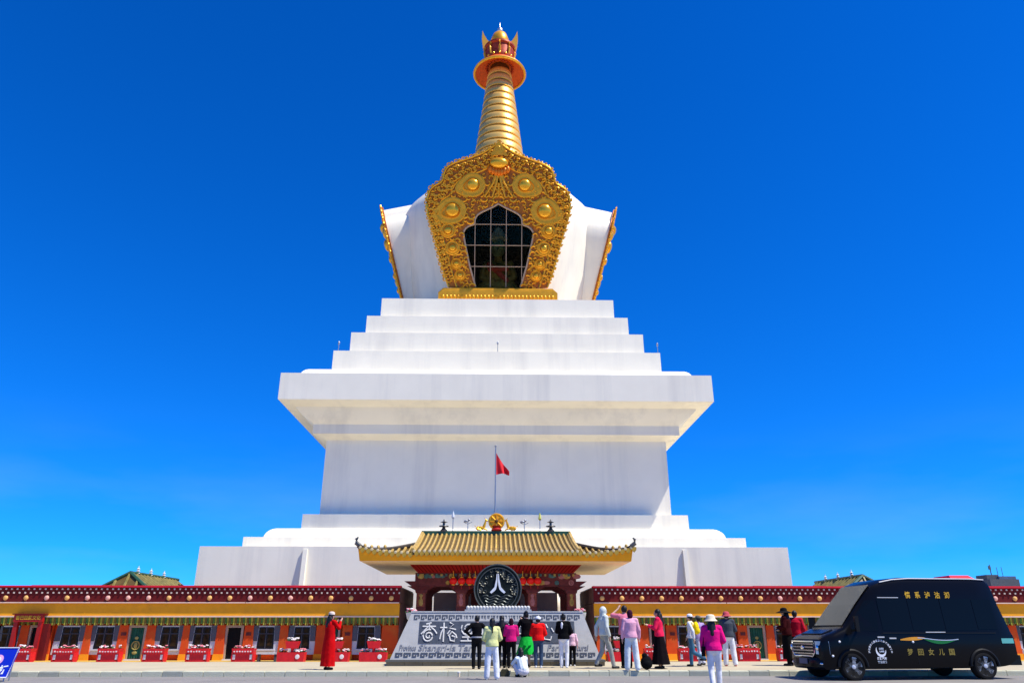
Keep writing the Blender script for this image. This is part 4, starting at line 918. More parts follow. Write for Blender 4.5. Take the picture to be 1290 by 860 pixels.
for k in range(64):
    a = rr.uniform(0, 6.283); q = drr * rr.uniform(.52, .8)
    if math.sin(a) < -.3 or abs(math.cos(a)) < .3 and q < drr * .6: continue
    c_ = (dcn.x + q * math.cos(a), dcn.z + q * math.sin(a)); pts = [(c_[0] + .07 * (1 - .07 * j) * math.cos(j * .7 + a), dcn.y - .09, c_[1] + .07 * (1 - .07 * j) * math.sin(j * .7 + a)) for j in range(9)]; orn.tube(pts, .014, 5)
orn.build('cloud_relief', DISCR, dsk)['kind'] = 'stuff'
for sd in (-1, 1):                                   # the two hands
    hp = [(0.012, .43), (.045, .42), (.06, .25), (.10, .12), (.13, .0), (.22, -.08), (.31, -.16), (.25, -.20), (.14, -.13), (.07, -.07), (.03, .05), (.012, .2)]
    MB().prism([(dcn.x + sd * a * drr * 1.05, dcn.z + b * drr * 1.25 + .06) for a, b in hp], dcn.y - .14, dcn.y - .07).build('praying_hand', WHITEP, dsk, 0)
for k in range(5):
    zz = dcn.z - drr * (.28 + .11 * k); ww = drr * (.62 - .05 * k); MB().tube([(dcn.x - ww + 2 * ww * j / 16, dcn.y - .09, zz + .03 * math.sin(j * 1.1 + k)) for j in range(17)], .022, 5).build('wave', mat('wave_dark', (.05, .06, .06), .3, .4), dsk)

# ------------------------------------------------------------------ flower planters
def bloom(mbx, x, y, z, r, rnd):
    for k in range(5):
        a = k * 1.257 + rnd.random(); mbx.ell((x + r * .6 * math.cos(a), y + r * .6 * math.sin(a), z + rnd.uniform(-.2, .2) * r), (r * .6, r * .6, r * .45), 6, 4)
def flowers(par, x0, x1, y, z, n, rnd, white=.7):
    a, b, c = MB(), MB(), MB()
    for k in range(n):
        x = rnd.uniform(x0, x1); yy = y + rnd.uniform(-.12, .12); zz = z + rnd.uniform(.03, .16)
        c.tube([(x, yy, z - .03), (x + rnd.uniform(-.02, .02), yy, zz)], .008, 4)
        c.ell((x + rnd.uniform(-.06, .06), yy + rnd.uniform(-.05, .05), z + rnd.uniform(.0, .07)), (.07, .05, .03), 6, 4)
        bloom(a if rnd.random() < white else b, x, yy, zz, rnd.uniform(.045, .075), rnd)
    c.build('leaves', LEAF, par, 60, local=True)['kind'] = 'stuff'
    if a.v: a.build('white_blooms', FLOW1, par, 60, local=True)['kind'] = 'stuff'
    if b.v: b.build('pink_blooms', FLOW2, par, 60, local=True)['kind'] = 'stuff'
def planter(x, d, label, tier=False, w=1.08):
    rnd = random.Random(int(x * 13)); p = P(x, 800, d); o = thing('flower_planter', label, 'planter', (p.x, d, floor_z(d)), 0, 'red flower planters along the shop rows')
    if not tier:
        h = .62
        MB().box(-w / 2, w / 2, -.2, .2, 0, .07).build('foot_rail', PLANT, o, 0, True)
        for sx in (-1, 1): MB().box(sx * w / 2 - .03 - .02 * sx, sx * w / 2 + .03 - .02 * sx, -.22, .22, 0.07, h * .72).build('leg', PLANT, o, 0, True)
        MB().box(-w * .34, w * .34, -.17, .17, .07, h * .62).build('lower_box', PLANT, o, 0, True)
        MB().trap(-w / 2 + .04, w / 2 - .04, -w / 2 - .02, w / 2 + .02, -.24, .24, h * .62, h).build('trough', PLANT, o, 0, True)
        q = MB(); rot = rnd.uniform(0, 1)
        for sx in (-1, 1): q.box(sx * w * .40 - .07, sx * w * .40 + .07, -.19, -.16, .12, h * .55)
        q.build('white_panel', FLOW1, o, 0, True)
        q = MB()
        for k in range(7): q.box(-w * .38 + k * w * .125 - .035, -w * .38 + k * w * .125 + .03, -.262, -.235, h * .74, h * .74 + rnd.uniform(.03, .07))
        q.build('painted_marks', FLOW1, o, 0, True)
        flowers(o, -w * .46, w * .46, 0, h, 17, rnd, .6)
    else:
        w = 1.3
        MB().trap(-w / 2, w / 2, -w / 2 - .03, w / 2 + .03, -.28, .28, 0, .44).build('lower_trough', PLANT, o, 0, True)
        MB().trap(-.25, .25, -.34, .34, -.2, .2, .62, .95).build('upper_box', PLANT, o, 0, True)
        MB().lathe([(.09, .40), (.07, .5), (.09, .64)], 10).build('stem', PLANT, o, 40, True)
        for sx in (.35,): MB().lathe([(.02, .02), (.10, .015), (.11, 0)], 12).xf(Matrix.Translation((sx, -.29, .24)) @ Matrix.Rotation(R(90), 4, 'X')).build('rosette', FLOW1, o, 40, True)
        flowers(o, -w * .48, -w * .2, 0, .44, 9, rnd, .9); flowers(o, w * .05, w * .48, 0, .44, 14, rnd, .6); flowers(o, -.3, .3, 0, .95, 18, rnd, .95)
    return o
for x, lb in ((33, 'red flower planter under the porch signboard'), (87, 'red flower planter beside the signboard porch, under the next window'), (143, 'red flower planter just before the green curtained door with gold motif'), (199, 'red flower planter past the green curtained door with gold motif'), (253, 'red flower planter just before the open black doorway'), (310, 'red flower planter just past the open black doorway')):
    planter(x, 40.6, lb)
planter(370, 40.3, 'two-tier red planter of white flowers, black doorway side of the red-robed person', True)
planter(425, 40.3, 'two-tier red planter partly behind the red-robed person', True)
planter(472, 40.0, 'two-tier red planter of white flowers beside the stone monument', True)
planter(781, 39.0, 'two-tier red planter behind the hooded walker', True)
planter(823, 40.6, 'red flower planter between the black rucksack and the long-skirted woman')
planter(866, 40.6, 'red flower planter behind the yellow backpack walker')
planter(940, 40.6, 'red flower planter beside the green door near the grey-sweater tourist')
planter(990, 40.6, 'red flower planter just ahead of the van\'s grille')
planter(1165, 40.6, 'red flower planter seen beneath the parked van')
for x, lb in ((519, 'pot of pink flowers at the monument corner toward the red-robed person'), (731, 'pot of pink flowers at the monument corner toward the hooded walker')):
    p = P(x, 768, 34); o = thing('flower_pot', lb, 'flower pot', (p.x, 34, floor_z(34)))
    hh = p.z - floor_z(34) - .1
    MB().lathe([(.2, 0), (.22, .05), (.1, .15), (.09, hh - .35), (.2, hh - .25), (.26, hh)], 16).build('urn', STONEB, o, 40, True); flowers(o, -.2, .2, 0, hh, 22, random.Random(x), .3)

# ------------------------------------------------------------------ black van (built nose at +x, then turned so the nose points left)
g0 = ground_hit(1078, 857); g1 = ground_hit(1245, 855.5)
VL, VH, VW = 6.1, 2.70, .98
WB = (g1 - g0).length
fx = 1.02; ang = math.atan2(g1.y - g0.y, g1.x - g0.x)
van = thing('van', 'black high-roof van with gold lettering parked at the kerb', 'van', (g0.x, g0.y, 0), ang)
# local: x runs rearward from the front axle, y toward the far side; near side at y = 0
def sec(x):   # x rearward from the bumper -> (z_bottom, z_top, belt, w_low, w_top)
    K = [(.20, .42, .86, .84, .80, .74), (.25, .30, 1.04, .95, .90, .80), (.40, .27, 1.14, 1.05, .95, .84), (.66, .27, 1.22, 1.14, .975, .88), (.95, .27, 1.34, 1.20, .98, .90), (1.15, .27, 1.56, 1.20, .98, .885), (1.50, .27, 1.95, 1.20, .98, .86), (1.85, .27, 2.30, 1.20, .98, .83), (2.05, .27, 2.50, 1.20, .98, .85), (2.4, .27, 2.63, 1.20, .98, .86), (3.0, .27, VH, 1.20, .98, .86), (5.2, .28, VH, 1.20, .98, .86), (5.60, .30, VH - .02, 1.20, .98, .85), (5.74, .32, 2.58, 1.20, .97, .83), (5.84, .34, 2.1, 1.18, .96, .85), (6.06, .38, 1.2, 1.1, .94, .88)]
    for a, b in zip(K[:-1], K[1:]):
        if x <= b[0]:
            t = (x - a[0]) / (b[0] - a[0]); return [a[i] + (b[i] - a[i]) * t for i in range(1, 6)]
    return list(K[-1][1:])
STN = [.20, .25, .40, .66, .95, 1.15, 1.5, 1.85, 2.05, 2.4, 3.0, 4.0, 5.2, 5.60, 5.74, 5.84, 6.06]
YC = VW
def ring_at(x):
    zb, zt_, bl, wl_, wt = sec(x); bl = min(bl, zt_ - .03); e = min(.16, (zt_ - bl) * .3)
    pr_ = [(-.7 * wl_, zb), (-.96 * wl_, zb + .04), (-wl_, zb + .2), (-wl_, bl - .12), (-wl_ * .985, bl), (-(wt + (wl_ - wt) * .25), bl + (zt_ - bl) * .55), (-wt, zt_ - e), (-wt * .93, zt_ - e * .3), (-wt * .75, zt_)]
    pr_ = pr_ + [(-a, b) for a, b in pr_[::-1]]
    return [(x - fx, YC + a, b) for a, b in pr_]
vb = MB(); vb.rings([ring_at(x) for x in STN]); vbody = vb.build('body', BLACKP, van, 35, True)
def side_pt(x, z, off=.006):
    zb, zt_, bl, wl_, wt = sec(x); e = min(.16, (zt_ - bl) * .3)
    if z <= bl - .12: w_ = wl_
    elif z <= bl: w_ = wl_ * (1 - .015 * (z - bl + .12) / .12)
    else:
        zm = bl + (zt_ - bl) * .55; wm = wt + (wl_ - wt) * .25
        w_ = wl_ * .985 + (wm - wl_ * .985) * (z - bl) / (zm - bl) if z < zm else wm + (wt - wm) * (z - zm) / max(zt_ - e - zm, .01)
    return (x - fx, YC - w_ - off, z)
def side_patch(poly, name, m, parent, off=.006, sub=1):
    q = MB(); q.quadpts([side_pt(x, z, off) for x, z in poly]); return q.build(name, m, parent, 0, True)
def side_strip(xa, xb, z0f, z1f, name, m, parent, n=8, off=.006):
    q = MB(); q.rings([[side_pt(xa + (xb - xa) * k / n, z0f(k / n), off), side_pt(xa + (xb - xa) * k / n, z1f(k / n), off)] for k in range(n + 1)], cap=False, closed=False); return q.build(name, m, parent, 60, True)
# windscreen
ws = MB()
for a, b in ((1.0, 1.15), (1.15, 1.5), (1.5, 1.85), (1.85, 2.03)):
    za, zb_ = sec(a), sec(b); ws.quadpts([(a - fx - .012, YC - za[4] * .84, za[1] + .012), (a - fx - .012, YC + za[4] * .84, za[1] + .012), (b - fx - .012, YC + zb_[4] * .84, zb_[1] + .012), (b - fx - .012, YC - zb_[4] * .84, zb_[1] + .012)])
ws.build('windscreen', WSCREEN, van, 60, True)
fd = side_patch([(1.12, 1.26), (1.95, 1.24), (2.0, 2.08), (1.72, 2.06), (1.42, 1.72)], 'front_window', VGLASS, van)
for a, b in ((2.08, 2.95), (3.0, 3.95), (4.0, 4.95)): side_strip(a, b, lambda t: 1.27, lambda t: 2.12, 'side_window', VGLASS, van, 3)
side_strip(5.0, 5.6, lambda t: 1.3, lambda t: 2.1, 'side_window', VGLASS, van, 2)
for xd in (1.04, 2.02, 2.98): side_strip(xd, xd + .012, lambda t: .4, lambda t: 1.2, 'door_seam', PLAST, van, 1, .003)
side_strip(2.05, 5.5, lambda t: 1.19, lambda t: 1.215, 'belt_trim', PLAST, van, 8, .014)
for xd, zd in ((1.85, 1.08), (2.2, 1.05)): MB().box(xd - fx, xd - fx + .2, -.035, -.01, zd, zd + .035).build('door_handle', ALLOY2, van, 0, True)
side_strip(2.12, 2.75, lambda t: 2.13, lambda t: 2.15, 'window_glint', ALLOY2, van, 3, .012)  # pale strip painted in for the reflection along the window top
side_strip(3.35, 3.95, lambda t: 1.215, lambda t: 1.235, 'trim_glint', ALLOY2, van, 3, .014)
for xd, zd in ((.72, .98), (.48, .62), (2.9, .97)): MB().ell((xd - fx, side_pt(xd, zd)[1], zd), (.035, .02, .03), 10, 6).build('side_marker', WHITEP, van, 60, True)
mr = MB(); mr.tube([(1.3 - fx, .02, 1.28), (1.22 - fx, -.16, 1.34)], .03, 6); mr.rings([[(1.10 - fx, -.30, z), (1.16 - fx, -.12, z), (1.22 - fx, -.12, z), (1.20 - fx, -.30, z)] for z in (1.24, 1.30, 1.60, 1.64)]); mr.build('wing_mirror', PLAST, van, 40, True)
mr2 = MB(); mr2.rings([[(1.10 - fx, 2 * YC + .30, z), (1.20 - fx, 2 * YC + .30, z), (1.22 - fx, 2 * YC + .1, z), (1.16 - fx, 2 * YC + .1, z)] for z in (1.24, 1.64)]); mr2.build('wing_mirror', PLAST, van, 40, True)
# front: grille, lamps, bumper, plate
xf_ = -fx + .20
gr = MB(); gr.box(xf_ - .035, xf_ + .05, YC - .60, YC + .60, .62, .98); gr = gr.build('grille', PLAST, van, 0, True)
for k in range(4): MB().box(xf_ - .07, xf_ - .03, YC - .58, YC + .58, .655 + k * .082, .685 + k * .082).build('grille_bar', CHROME, gr, 0, True)
frm = MB(); frm.tube([(xf_ - .05, YC - .62, .70), (xf_ - .05, YC - .62, .98), (xf_ - .05, YC + .62, .98), (xf_ - .05, YC + .62, .70), (xf_ - .05, YC + .5, .60), (xf_ - .05, YC - .5, .60), (xf_ - .05, YC - .62, .70)], .022, 6); frm.build('grille_surround', CHROME, gr, 40, True)
MB().ell((xf_ - .08, YC, .82), (.02, .11, .05), 14, 8).build('badge', CHROME, gr, 60, True)
for sd in (-1, 1):
    h = MB(); y0 = YC + sd * .64; y1 = YC + sd * .90; h.rings([[(xf_ - .03, y0, z), (xf_ + .02, YC + sd * .80, z), (xf_ + .22, YC + sd * .955, z), (xf_ + .2, y0, z)] for z in (.66, .70, .96, .99)]); hl = h.build('headlight', LAMPG, van, 40, True)
    MB().ell((xf_ - .02, YC + sd * .72, .82), (.04, .06, .08), 12, 8).build('lamp_lens', CHROME, hl, 60, True)
    MB().ell((xf_ + .03, YC + sd * .78, .42), (.06, .07, .04), 10, 6).build('fog_lamp', CHROME, van, 60, True)
MB().rings([[(xf_ - .07 + i_, YC - .62, z), (xf_ - .07 + i_, YC + .62, z), (xf_ + .03 + i_, YC + .86, z), (xf_ + .3, YC + .955, z), (xf_ + .3, YC - .955, z), (xf_ + .03 + i_, YC - .86, z)] for z, i_ in ((.27, .06), (.33, .0), (.50, .0), (.56, .03), (.60, .08))]).build('front_bumper', BLACKP, van, 30, True)
MB().box(xf_ - .10, xf_ - .08, YC - .22, YC + .22, .40, .54).build('number_plate', PLATEB, van, 0, True)
MB().hexa([(.45 - fx, YC - .6, 1.16), (.45 - fx, YC + .6, 1.16), (.8 - fx, YC + .6, 1.26), (.8 - fx, YC - .6, 1.26), (.45 - fx, YC - .55, 1.19), (.45 - fx, YC + .55, 1.19), (.78 - fx, YC + .55, 1.30), (.78 - fx, YC - .55, 1.30)]).build('bonnet_ridge', BLACKP, van, 30, True)
for sd in (-1, 1): MB().tube([(1.05 - fx, YC + sd * .35, 1.42), (1.3 - fx, YC + sd * .35 - .4, 1.74)], .012, 5).build('wiper', PLAST, van, 40, True)
MB().box(5.8 - fx, 6.14 - fx, YC - .93, YC + .93, .36, .62).build('rear_bumper', PLAST, van, 0, True)
side_strip(5.62, 6.02, lambda t: .93, lambda t: 1.06, 'tail_reflector', TEALP, van, 3, .012)
for sd in (-1, 1):
    MB().tube([(x - fx, YC + sd * sec(x)[4] * .95, sec(x)[1] - .035) for x in (2.3, 2.7, 3.2, 4.2, 5.2, 5.6)], .018, 6).build('roof_edge_highlight', ALLOY2, van, 50, True)  # pale tubes added to draw the sky's highlight along the roof edges
# wheels
def wheel(x, near):
    y = -.015 if near else 2 * YC + .015; s = 1 if near else -1; r = .345
    prof_t = [(.25, -.0), (.275, -.02), (.325, -.015), (r, .02), (r, .20), (.32, .235), (.22, .235)]
    t_ = MB().lathe(prof_t, 36); t_.v = [(x + a, y + s * c, .345 + b) for a, b, c in t_.v]; wo = t_.build('wheel', RUBBER, van, 40, True)
    rm = MB().ring((x, y + s * .02, .345), .25, .022, 36, 6, 'y'); rm.build('rim', ALLOY, wo, 60, True)
    bk = MB().lathe([(.22, .06), (.02, .06), (.02, .08), (.22, .08)], 28); bk.v = [(x + a, y + s * c, .345 + b) for a, b, c in bk.v]; bk.build('wheel_well', PLAST, wo, 30, True)
    for k in range(6):
        a = k * math.pi / 3 + .3; ca, sa = math.cos(a), math.sin(a); q = MB()
        pts = [(.03, -.055), (.14, -.045), (.25, -.075), (.25, .075), (.14, .045), (.03, .055)]
        q.rings([[(x + p * ca - t * sa, y + s * dd, .345 + p * sa + t * ca) for p, t in pts] for dd in (0.0, .05)]); q.build('spoke', ALLOY, wo, 0, True)
    q = MB().lathe([(.02, -.02), (.055, -.01), (.065, .05)], 16); q.v = [(x + a, y + s * c, .345 + b) for a, b, c in q.v]; q.build('hub_cap', ALLOY, wo, 40, True)
    if near:
        ar = MB(); ar.tube([(x + .42 * math.cos(a * math.pi / 14), .0, .345 + .42 * math.sin(a * math.pi / 14)) for a in range(15)], .04, 6); ar.build('wheel_arch', PLAST, van, 50, True)
for x in (0, WB): wheel(x, True); wheel(x, False)
# lettering on the near side
def side_text(txt, x0, x1, z, size, m, name, bold=.004):
    t = text_mb(txt, size, .0, bold); a0, a1 = min(v[0] for v in t.v), max(v[0] for v in t.v)
    # each vertex is laid on the side panel
    t.v = [side_pt(x0 + (v[0] - a0) * (x1 - x0) / (a1 - a0), z + v[2], .010) for v in t.v]; return t.build(name, m, van, 0, True)
sx_ = lambda px: (px - 1078) / 46.0 * (WB / ((1245 - 1078) / 46.0)) + fx
for k, c in enumerate('情系泸沽湖'): a = sx_(1161 + k * 13.0); side_text(c, a, a + .165, 2.20, .185, GOLDT, 'gold_character')
for k, c in enumerate('梦回女儿国'): a = sx_(1148.5 + k * 13.3); side_text(c, a, a + .165, .70, .18, mat('dull_gold_letter', (.26, .19, .03), .45), 'gold_character')
xa, xb = sx_(1142), sx_(1217)
wav = lambda t: 1.0 + .10 * math.sin(t * math.pi * 1.15 + .15) * (1 - t) * 1.3 - .02 * t + (.16 * max(0, t - .55) ** 1.2)
side_strip(xa, xa + (xb - xa) * .42, lambda t: wav(t * .42) - .07 * math.sin(math.pi * min(1, t * .9 + .02)), lambda t: wav(t * .42) + .02, 'orange_swoosh', ORP, van, 10, .011)
side_strip(xa + (xb - xa) * .36, xb, lambda t: wav(.36 + .64 * t) - .13 * math.sin(math.pi * t) * (1 - t * .4), lambda t: wav(.36 + .64 * t) - .02, 'green_swoosh', GREENP, van, 12, .012)
side_strip(xa + (xb - xa) * .30, xb, lambda t: wav(.3 + .7 * t) - .012, lambda t: wav(.3 + .7 * t) + .008, 'silver_swoosh', ALLOY, van, 12, .013)
lx, lz = sx_(1114.5), .70
for k in range(15):                                   # logo: arc of characters, crescent and two short lines
    a = math.pi * (1 - k / 14); c = '泸沽湖女儿国旅游汽车客运服务中心'[k]
    t = text_mb(c, .06, 0, .001); r_ = .335; ca, sa = math.cos(a - math.pi / 2), math.sin(a - math.pi / 2)
    t.v = [side_pt(lx + r_ * math.cos(a) * .98 + v[0] * ca - v[2] * sa, lz + .02 + r_ * math.sin(a) * .85 + v[0] * sa + v[2] * ca, .010) for v in t.v]; t.build('logo_character', WHITEP, van, 0, True)
cr_ = MB(); pa = []
for k in range(13):
    a = math.pi * .85 + k * (math.pi * 1.15) / 12; th_ = .03 * math.sin(math.pi * k / 12) + .003; pa.append([side_pt(lx + .02 + (.14 + th_) * math.cos(a), lz + .07 + (.15 + th_) * math.sin(a), .010), side_pt(lx + .02 + (.14 - th_) * math.cos(a), lz + .07 + (.15 - th_) * math.sin(a), .010)])
cr_.rings(pa, cap=False, closed=False).build('logo_crescent', WHITEP, van, 0, True)
side_text('LUGU', lx - .03, lx + .10, lz + .10, .06, ALLOY, 'logo_letters'); side_text('LAKE', lx - .03, lx + .11, lz + .03, .05, ALLOY, 'logo_letters')
side_text('旅游汽车', lx - .13, lx + .15, lz - .15, .075, WHITEP, 'logo_letters', .002); side_text('客运服务', lx - .13, lx + .15, lz - .24, .07, ALLOY, 'logo_letters', .001)

# ------------------------------------------------------------------ blue notice board at the roadside
gb = ground_hit(4, 858); d0_ = gb.y
b0 = P(8, 853, d0_); t0 = P(24.5, 815.5, d0_ + .28); Wd = 1.25
sg = thing('notice_board', 'blue slanted notice board with pink emblem at the road edge', 'sign', (b0.x - Wd / 2, d0_, 0))
bl_, br_, tr_, tl_ = Vector((b0.x - Wd, d0_, b0.z)), Vector((b0.x, d0_, b0.z)), Vector((t0.x, d0_ + .28, t0.z)), Vector((t0.x - Wd, d0_ + .28, t0.z))
nrm = (br_ - bl_).cross(tl_ - bl_).normalized(); th = nrm * -.04
if nrm.y > 0: nrm = -nrm; th = nrm * -.04
q = MB(); q.hexa([bl_, br_, br_ + th, bl_ + th, tl_, tr_, tr_ + th, tl_ + th]); bo = q.build('board', BLUES, sg, 0)
eu, ev = (br_ - bl_).normalized(), (tl_ - bl_)
hgt = ev.length; ev = ev.normalized()
MB().tube([bl_ + nrm * .01, br_ + nrm * .01, tr_ + nrm * .01, tl_ + nrm * .01, bl_ + nrm * .01], .018, 5).build('border', WHITEP, bo)
cc = br_ + (tr_ - br_) * .60 - eu * .42
em = MB(); em.rings([[cc + nrm * .006 + (eu * math.cos(a * .2618) + ev * math.sin(a * .2618)) * r for a in range(24)] for r in (.13, .01)], cap=False); em.build('emblem', PINKS, bo, 0)
em = MB(); em.rings([[cc + nrm * .009 + (eu * math.cos(a * .2618) + ev * math.sin(a * .2618)) * r for a in range(24)] for r in (.07, .035)], cap=False); em.build('emblem_centre', WHITEP, bo, 0)
tt = text_mb('优惠4折', .23, .0, .008); tc_ = br_ + (tr_ - br_) * .24 - eu * .47
tt.v = [tuple(tc_ + nrm * .008 + eu * v[0] + ev * v[2]) for v in tt.v]; tt.build('lettering', WHITEP, bo, 0)
for f_ in (.08, .92):
    for bk_ in (.05, .3): MB().tube([(b0.x - Wd * f_, d0_ + bk_ + .0, 0), tuple(tl_ + (tr_ - tl_) * (1 - f_) + Vector((0, .03, 0)))], .018, 6).build('leg', METALP, sg)

# ------------------------------------------------------------------ people
SKIN = mat('skin', (.50, .30, .21), .6, var=.06)
HAIRB = mat('hair_black', (.006, .005, .005), .5, var=.2, scale=30, bump=.3, bscale=60)
SHOEW = mat('shoe_white', (.7, .7, .7), .6); SHOEB = mat('shoe_black', (.008, .008, .009), .5)
def cloth(name, c): return mat('cloth_' + name, c, .85, var=.14, scale=7, bump=.9, bscale=7, spec=.04)
V = Vector
ARMS = {  # elbow, wrist, hand direction for the right arm (x mirrored for the left); person faces +y
 'down': ((.245, -.02, 1.13), (.255, .06, .89), (0, .1, -1)),
 'walk_f': ((.24, .06, 1.14), (.22, .22, .95), (0, .4, -.9)),
 'walk_b': ((.25, -.14, 1.15), (.25, -.16, .90), (0, .0, -1)),
 'akimbo': ((.40, -.06, 1.20), (.20, .02, 1.03), (-.8, .3, -.3)),
 'front': ((.24, .02, 1.14), (.10, .24, 1.12), (-.5, .8, .1)),
 'phone': ((.24, .16, 1.22), (.09, .32, 1.42), (-.2, .5, .8)),
 'phone_low': ((.23, .08, 1.14), (.08, .30, 1.22), (-.2, .8, .4)),
 'raise': ((.36, .14, 1.44), (.12, .22, 1.62), (-.5, .3, .7)),
 'hold': ((.26, .0, 1.13), (.16, .22, 1.05), (-.3, .9, -.1)),
}
def person(label, x, foot, head, top, bottom, hair='short', arms=('down', 'down'), face=0.0, stance=('stand',), shoe=SHOEB, hat=None, hatm=None, skirt=None, sleeves='long', hood=False, coat=None, extra=None, where=None, lean=0.0, hairm=None, jac=0.0):
    g = where or ground_hit(x, foot)
    Hh = (foot - head) / 1070.0 * g.y * 1.0
    k = Hh / 1.70
    o = thing('person', label, 'person', g, face, 'tourists in front of the stupa')
    L = lambda p: V(p) * k
    sgn = {0: 1, 1: -1}
    A = []
    for i in (0, 1):
        e, w, h = ARMS[arms[i]]; s = sgn[i]; A.append((V((s * .172, 0, 1.405)), V((s * e[0], e[1], e[2])), V((s * w[0], w[1], w[2])), V((s * h[0], h[1], h[2])).normalized()))
    # legs: hip, knee, ankle
    Lg = []
    for i in (0, 1):
        s = sgn[i]; st_ = stance[0]
        if st_ == 'stand': ank = V((s * .095, .02 * (1 if i else -1), .085)); kn = V((s * .10, .025, .47))
        elif st_ == 'wide': ank = V((s * .15, .03 * (1 if i else -1), .085)); kn = V((s * .125, .02, .48))
        elif st_ == 'walk': f_ = stance[1] * (1 if i == 0 else -1); ank = V((s * .08, f_ * .24, .085 + (.05 if f_ < 0 else 0))); kn = V((s * .09, f_ * .10 + .05, .475))
        elif st_ == 'run': f_ = 1 if i == 0 else -1; ank = V((s * .08, .10, .085)) if f_ > 0 else V((s * .09, -.42, .28)); kn = V((s * .09, .08, .48)) if f_ > 0 else V((s * .09, -.05, .46))
        Lg.append((V((s * .09, 0, .90)), kn, ank))
    up = lambda p: V((p[0], p[1] + lean * max(0, p[2] - .95), p[2]))
    A = [(up(a), up(b), up(c), d) for a, b, c, d in A]
    # --- body: one continuous surface
    b = MB()
    hc = up(V((0, .015, 1.585)))
    b.ell(L(hc), (.076 * k, .092 * k, .112 * k), 16, 12); b.ell(L(hc + V((0, .02, -.055))), (.058 * k, .066 * k, .06 * k)); b.ell(L(hc + V((0, .1, -.022))), (.014 * k, .02 * k, .024 * k), 8, 6)
    for s in (-1, 1): b.ell(L(hc + V((s * .077, -.005, -.01))), (.012 * k, .02 * k, .032 * k), 8, 6)
    b.caps(L(up(V((0, -.01, 1.40)))), L(up(V((0, .0, 1.52)))), .062 * k, .052 * k)
    b.loft([(.84, .08, .07, -.01), (.90, .15, .105, -.01), (.98, .165, .11, -.01), (1.10, .135, .09, 0), (1.22, .148, .10, 0), (1.33, .165, .105, 0), (1.42, .13, .075, 0), (1.46, .07, .05, 0)], up, k); b.caps(L(A[0][0]), L(A[1][0]), .056 * k, .056 * k)
    for a, e, w, h in A:
        b.caps(L(a), L(e), .048 * k, .038 * k); b.caps(L(e), L(w), .037 * k, .026 * k)
        sd = h.cross(V((0, 0, 1))); sd = sd.normalized() if sd.length > .1 else V((0, 1, 0))
        pc = w + h * .045; b.caps(L(w + h * .01), L(w + h * .075), .026 * k, .030 * k, 8)
        for j in range(4):
            o_f = sd * (-.030 + .020 * j); ln = (.065, .078, .072, .055)[j]; bend = h.lerp(V((0, .5, -.2)), .25).normalized()
            b.caps(L(w + h * .08 + o_f), L(w + h * (.08 + ln * .5) + o_f), .0095 * k, .009 * k, 6); b.caps(L(w + h * (.08 + ln * .5) + o_f), L(w + h * (.08 + ln * .5) + bend * ln * .5 + o_f), .009 * k, .008 * k, 6)
        b.caps(L(w + h * .03 - sd * .03), L(w + h * .07 - sd * .058), .012 * k, .009 * k, 6)
    for hp, kn, an in Lg:
        b.caps(L(hp), L(kn), .082 * k, .055 * k); b.caps(L(kn), L(an), .054 * k, .036 * k); b.caps(L(an + V((0, -.03, -.05))), L(an + V((0, .13, -.055))), .035 * k, .028 * k)
    bo_ = b.build('body', SKIN, o, 80, True); remesh(bo_, .0105 * k, 2)
    for s in (-1, 1): MB().ell(L(hc + V((s * .03, .083, .005))), (.011 * k, .008 * k, .008 * k), 8, 6).build('eye', HAIRB, o, 80, True)
    MB().ell(L(hc + V((0, .082, -.06))), (.022 * k, .008 * k, .007 * k), 8, 6).build('mouth', mat('lip', (.35, .12, .10), .6), o, 80, True)
    # --- shoes
    for hp, kn, an in Lg:
        MB().caps(L(an + V((0, -.035, -.045))), L(an + V((0, .135, -.052))), .044 * k, .036 * k, 10).ell(L(an + V((0, .05, -.072))), (.045 * k, .135 * k, .016 * k), 12, 6).build('shoe', shoe, o, 80, True)
    # --- trousers or skirt
    if bottom is not None:
        t = MB(); fl_ = 1.0 + (.35 if stance[0] == 'wide' else 0)
        t.ell(L(V((0, -.012, .94))), (.185 * k, .135 * k, .14 * k)); t.caps(L(V((-.05, -.01, 1.03))), L(V((.05, -.01, 1.03))), .10 * k, .10 * k)
        for hp, kn, an in Lg:
            t.caps(L(hp), L(kn), .098 * k, .074 * k * fl_); t.caps(L(kn), L(an + V((0, -.01, .0))), .073 * k * fl_, .064 * k * fl_)
        to = t.build('trousers', bottom, o, 80, True); remesh(to, .014 * k, 4)
    if skirt:
        sm, hem, rad = skirt; q = MB()
        q.lathe([(.14 * k, 1.06 * k), (.165 * k, .98 * k), (.19 * k, .86 * k), ((.19 + (rad - .19) * .5) * k, (.86 + hem) / 2 * k), (rad * k, hem * k), ((rad - .02) * k, (hem + .01) * k), (.12 * k, .9 * k)], 40, (0, 0, 0), 1, .8, lambda a, z: 1 + .07 * math.sin(a * 9 + z * 3) * max(0, (1 - z / (1.0 * k))))
        q.build('skirt', sm, o, 80, True)
    # --- top
    t = MB(); e_ = .018 + jac
    t.loft([(.90, .15 + e_, .10 + e_, -.01), (.92, .172 + e_, .118 + e_, -.01), (1.0, .168 + e_, .115 + e_, -.008), (1.10, .146 + e_, .10 + e_, -.004), (1.22, .155 + e_, .108 + e_, -.004), (1.34, .170 + e_, .112 + e_, -.005), (1.43, .125 + e_ * .6, .08 + e_ * .6, -.005), (1.47, .075, .06, -.005)], up, k)
    t.caps(L(A[0][0] + V((-.0, 0, .0))), L(A[1][0]), (.062 + e_ * .6) * k, (.062 + e_ * .6) * k); t.caps(L(up(V((0, -.01, 1.40)))), L(up(V((0, -.005, 1.455)))), .075 * k, .062 * k)
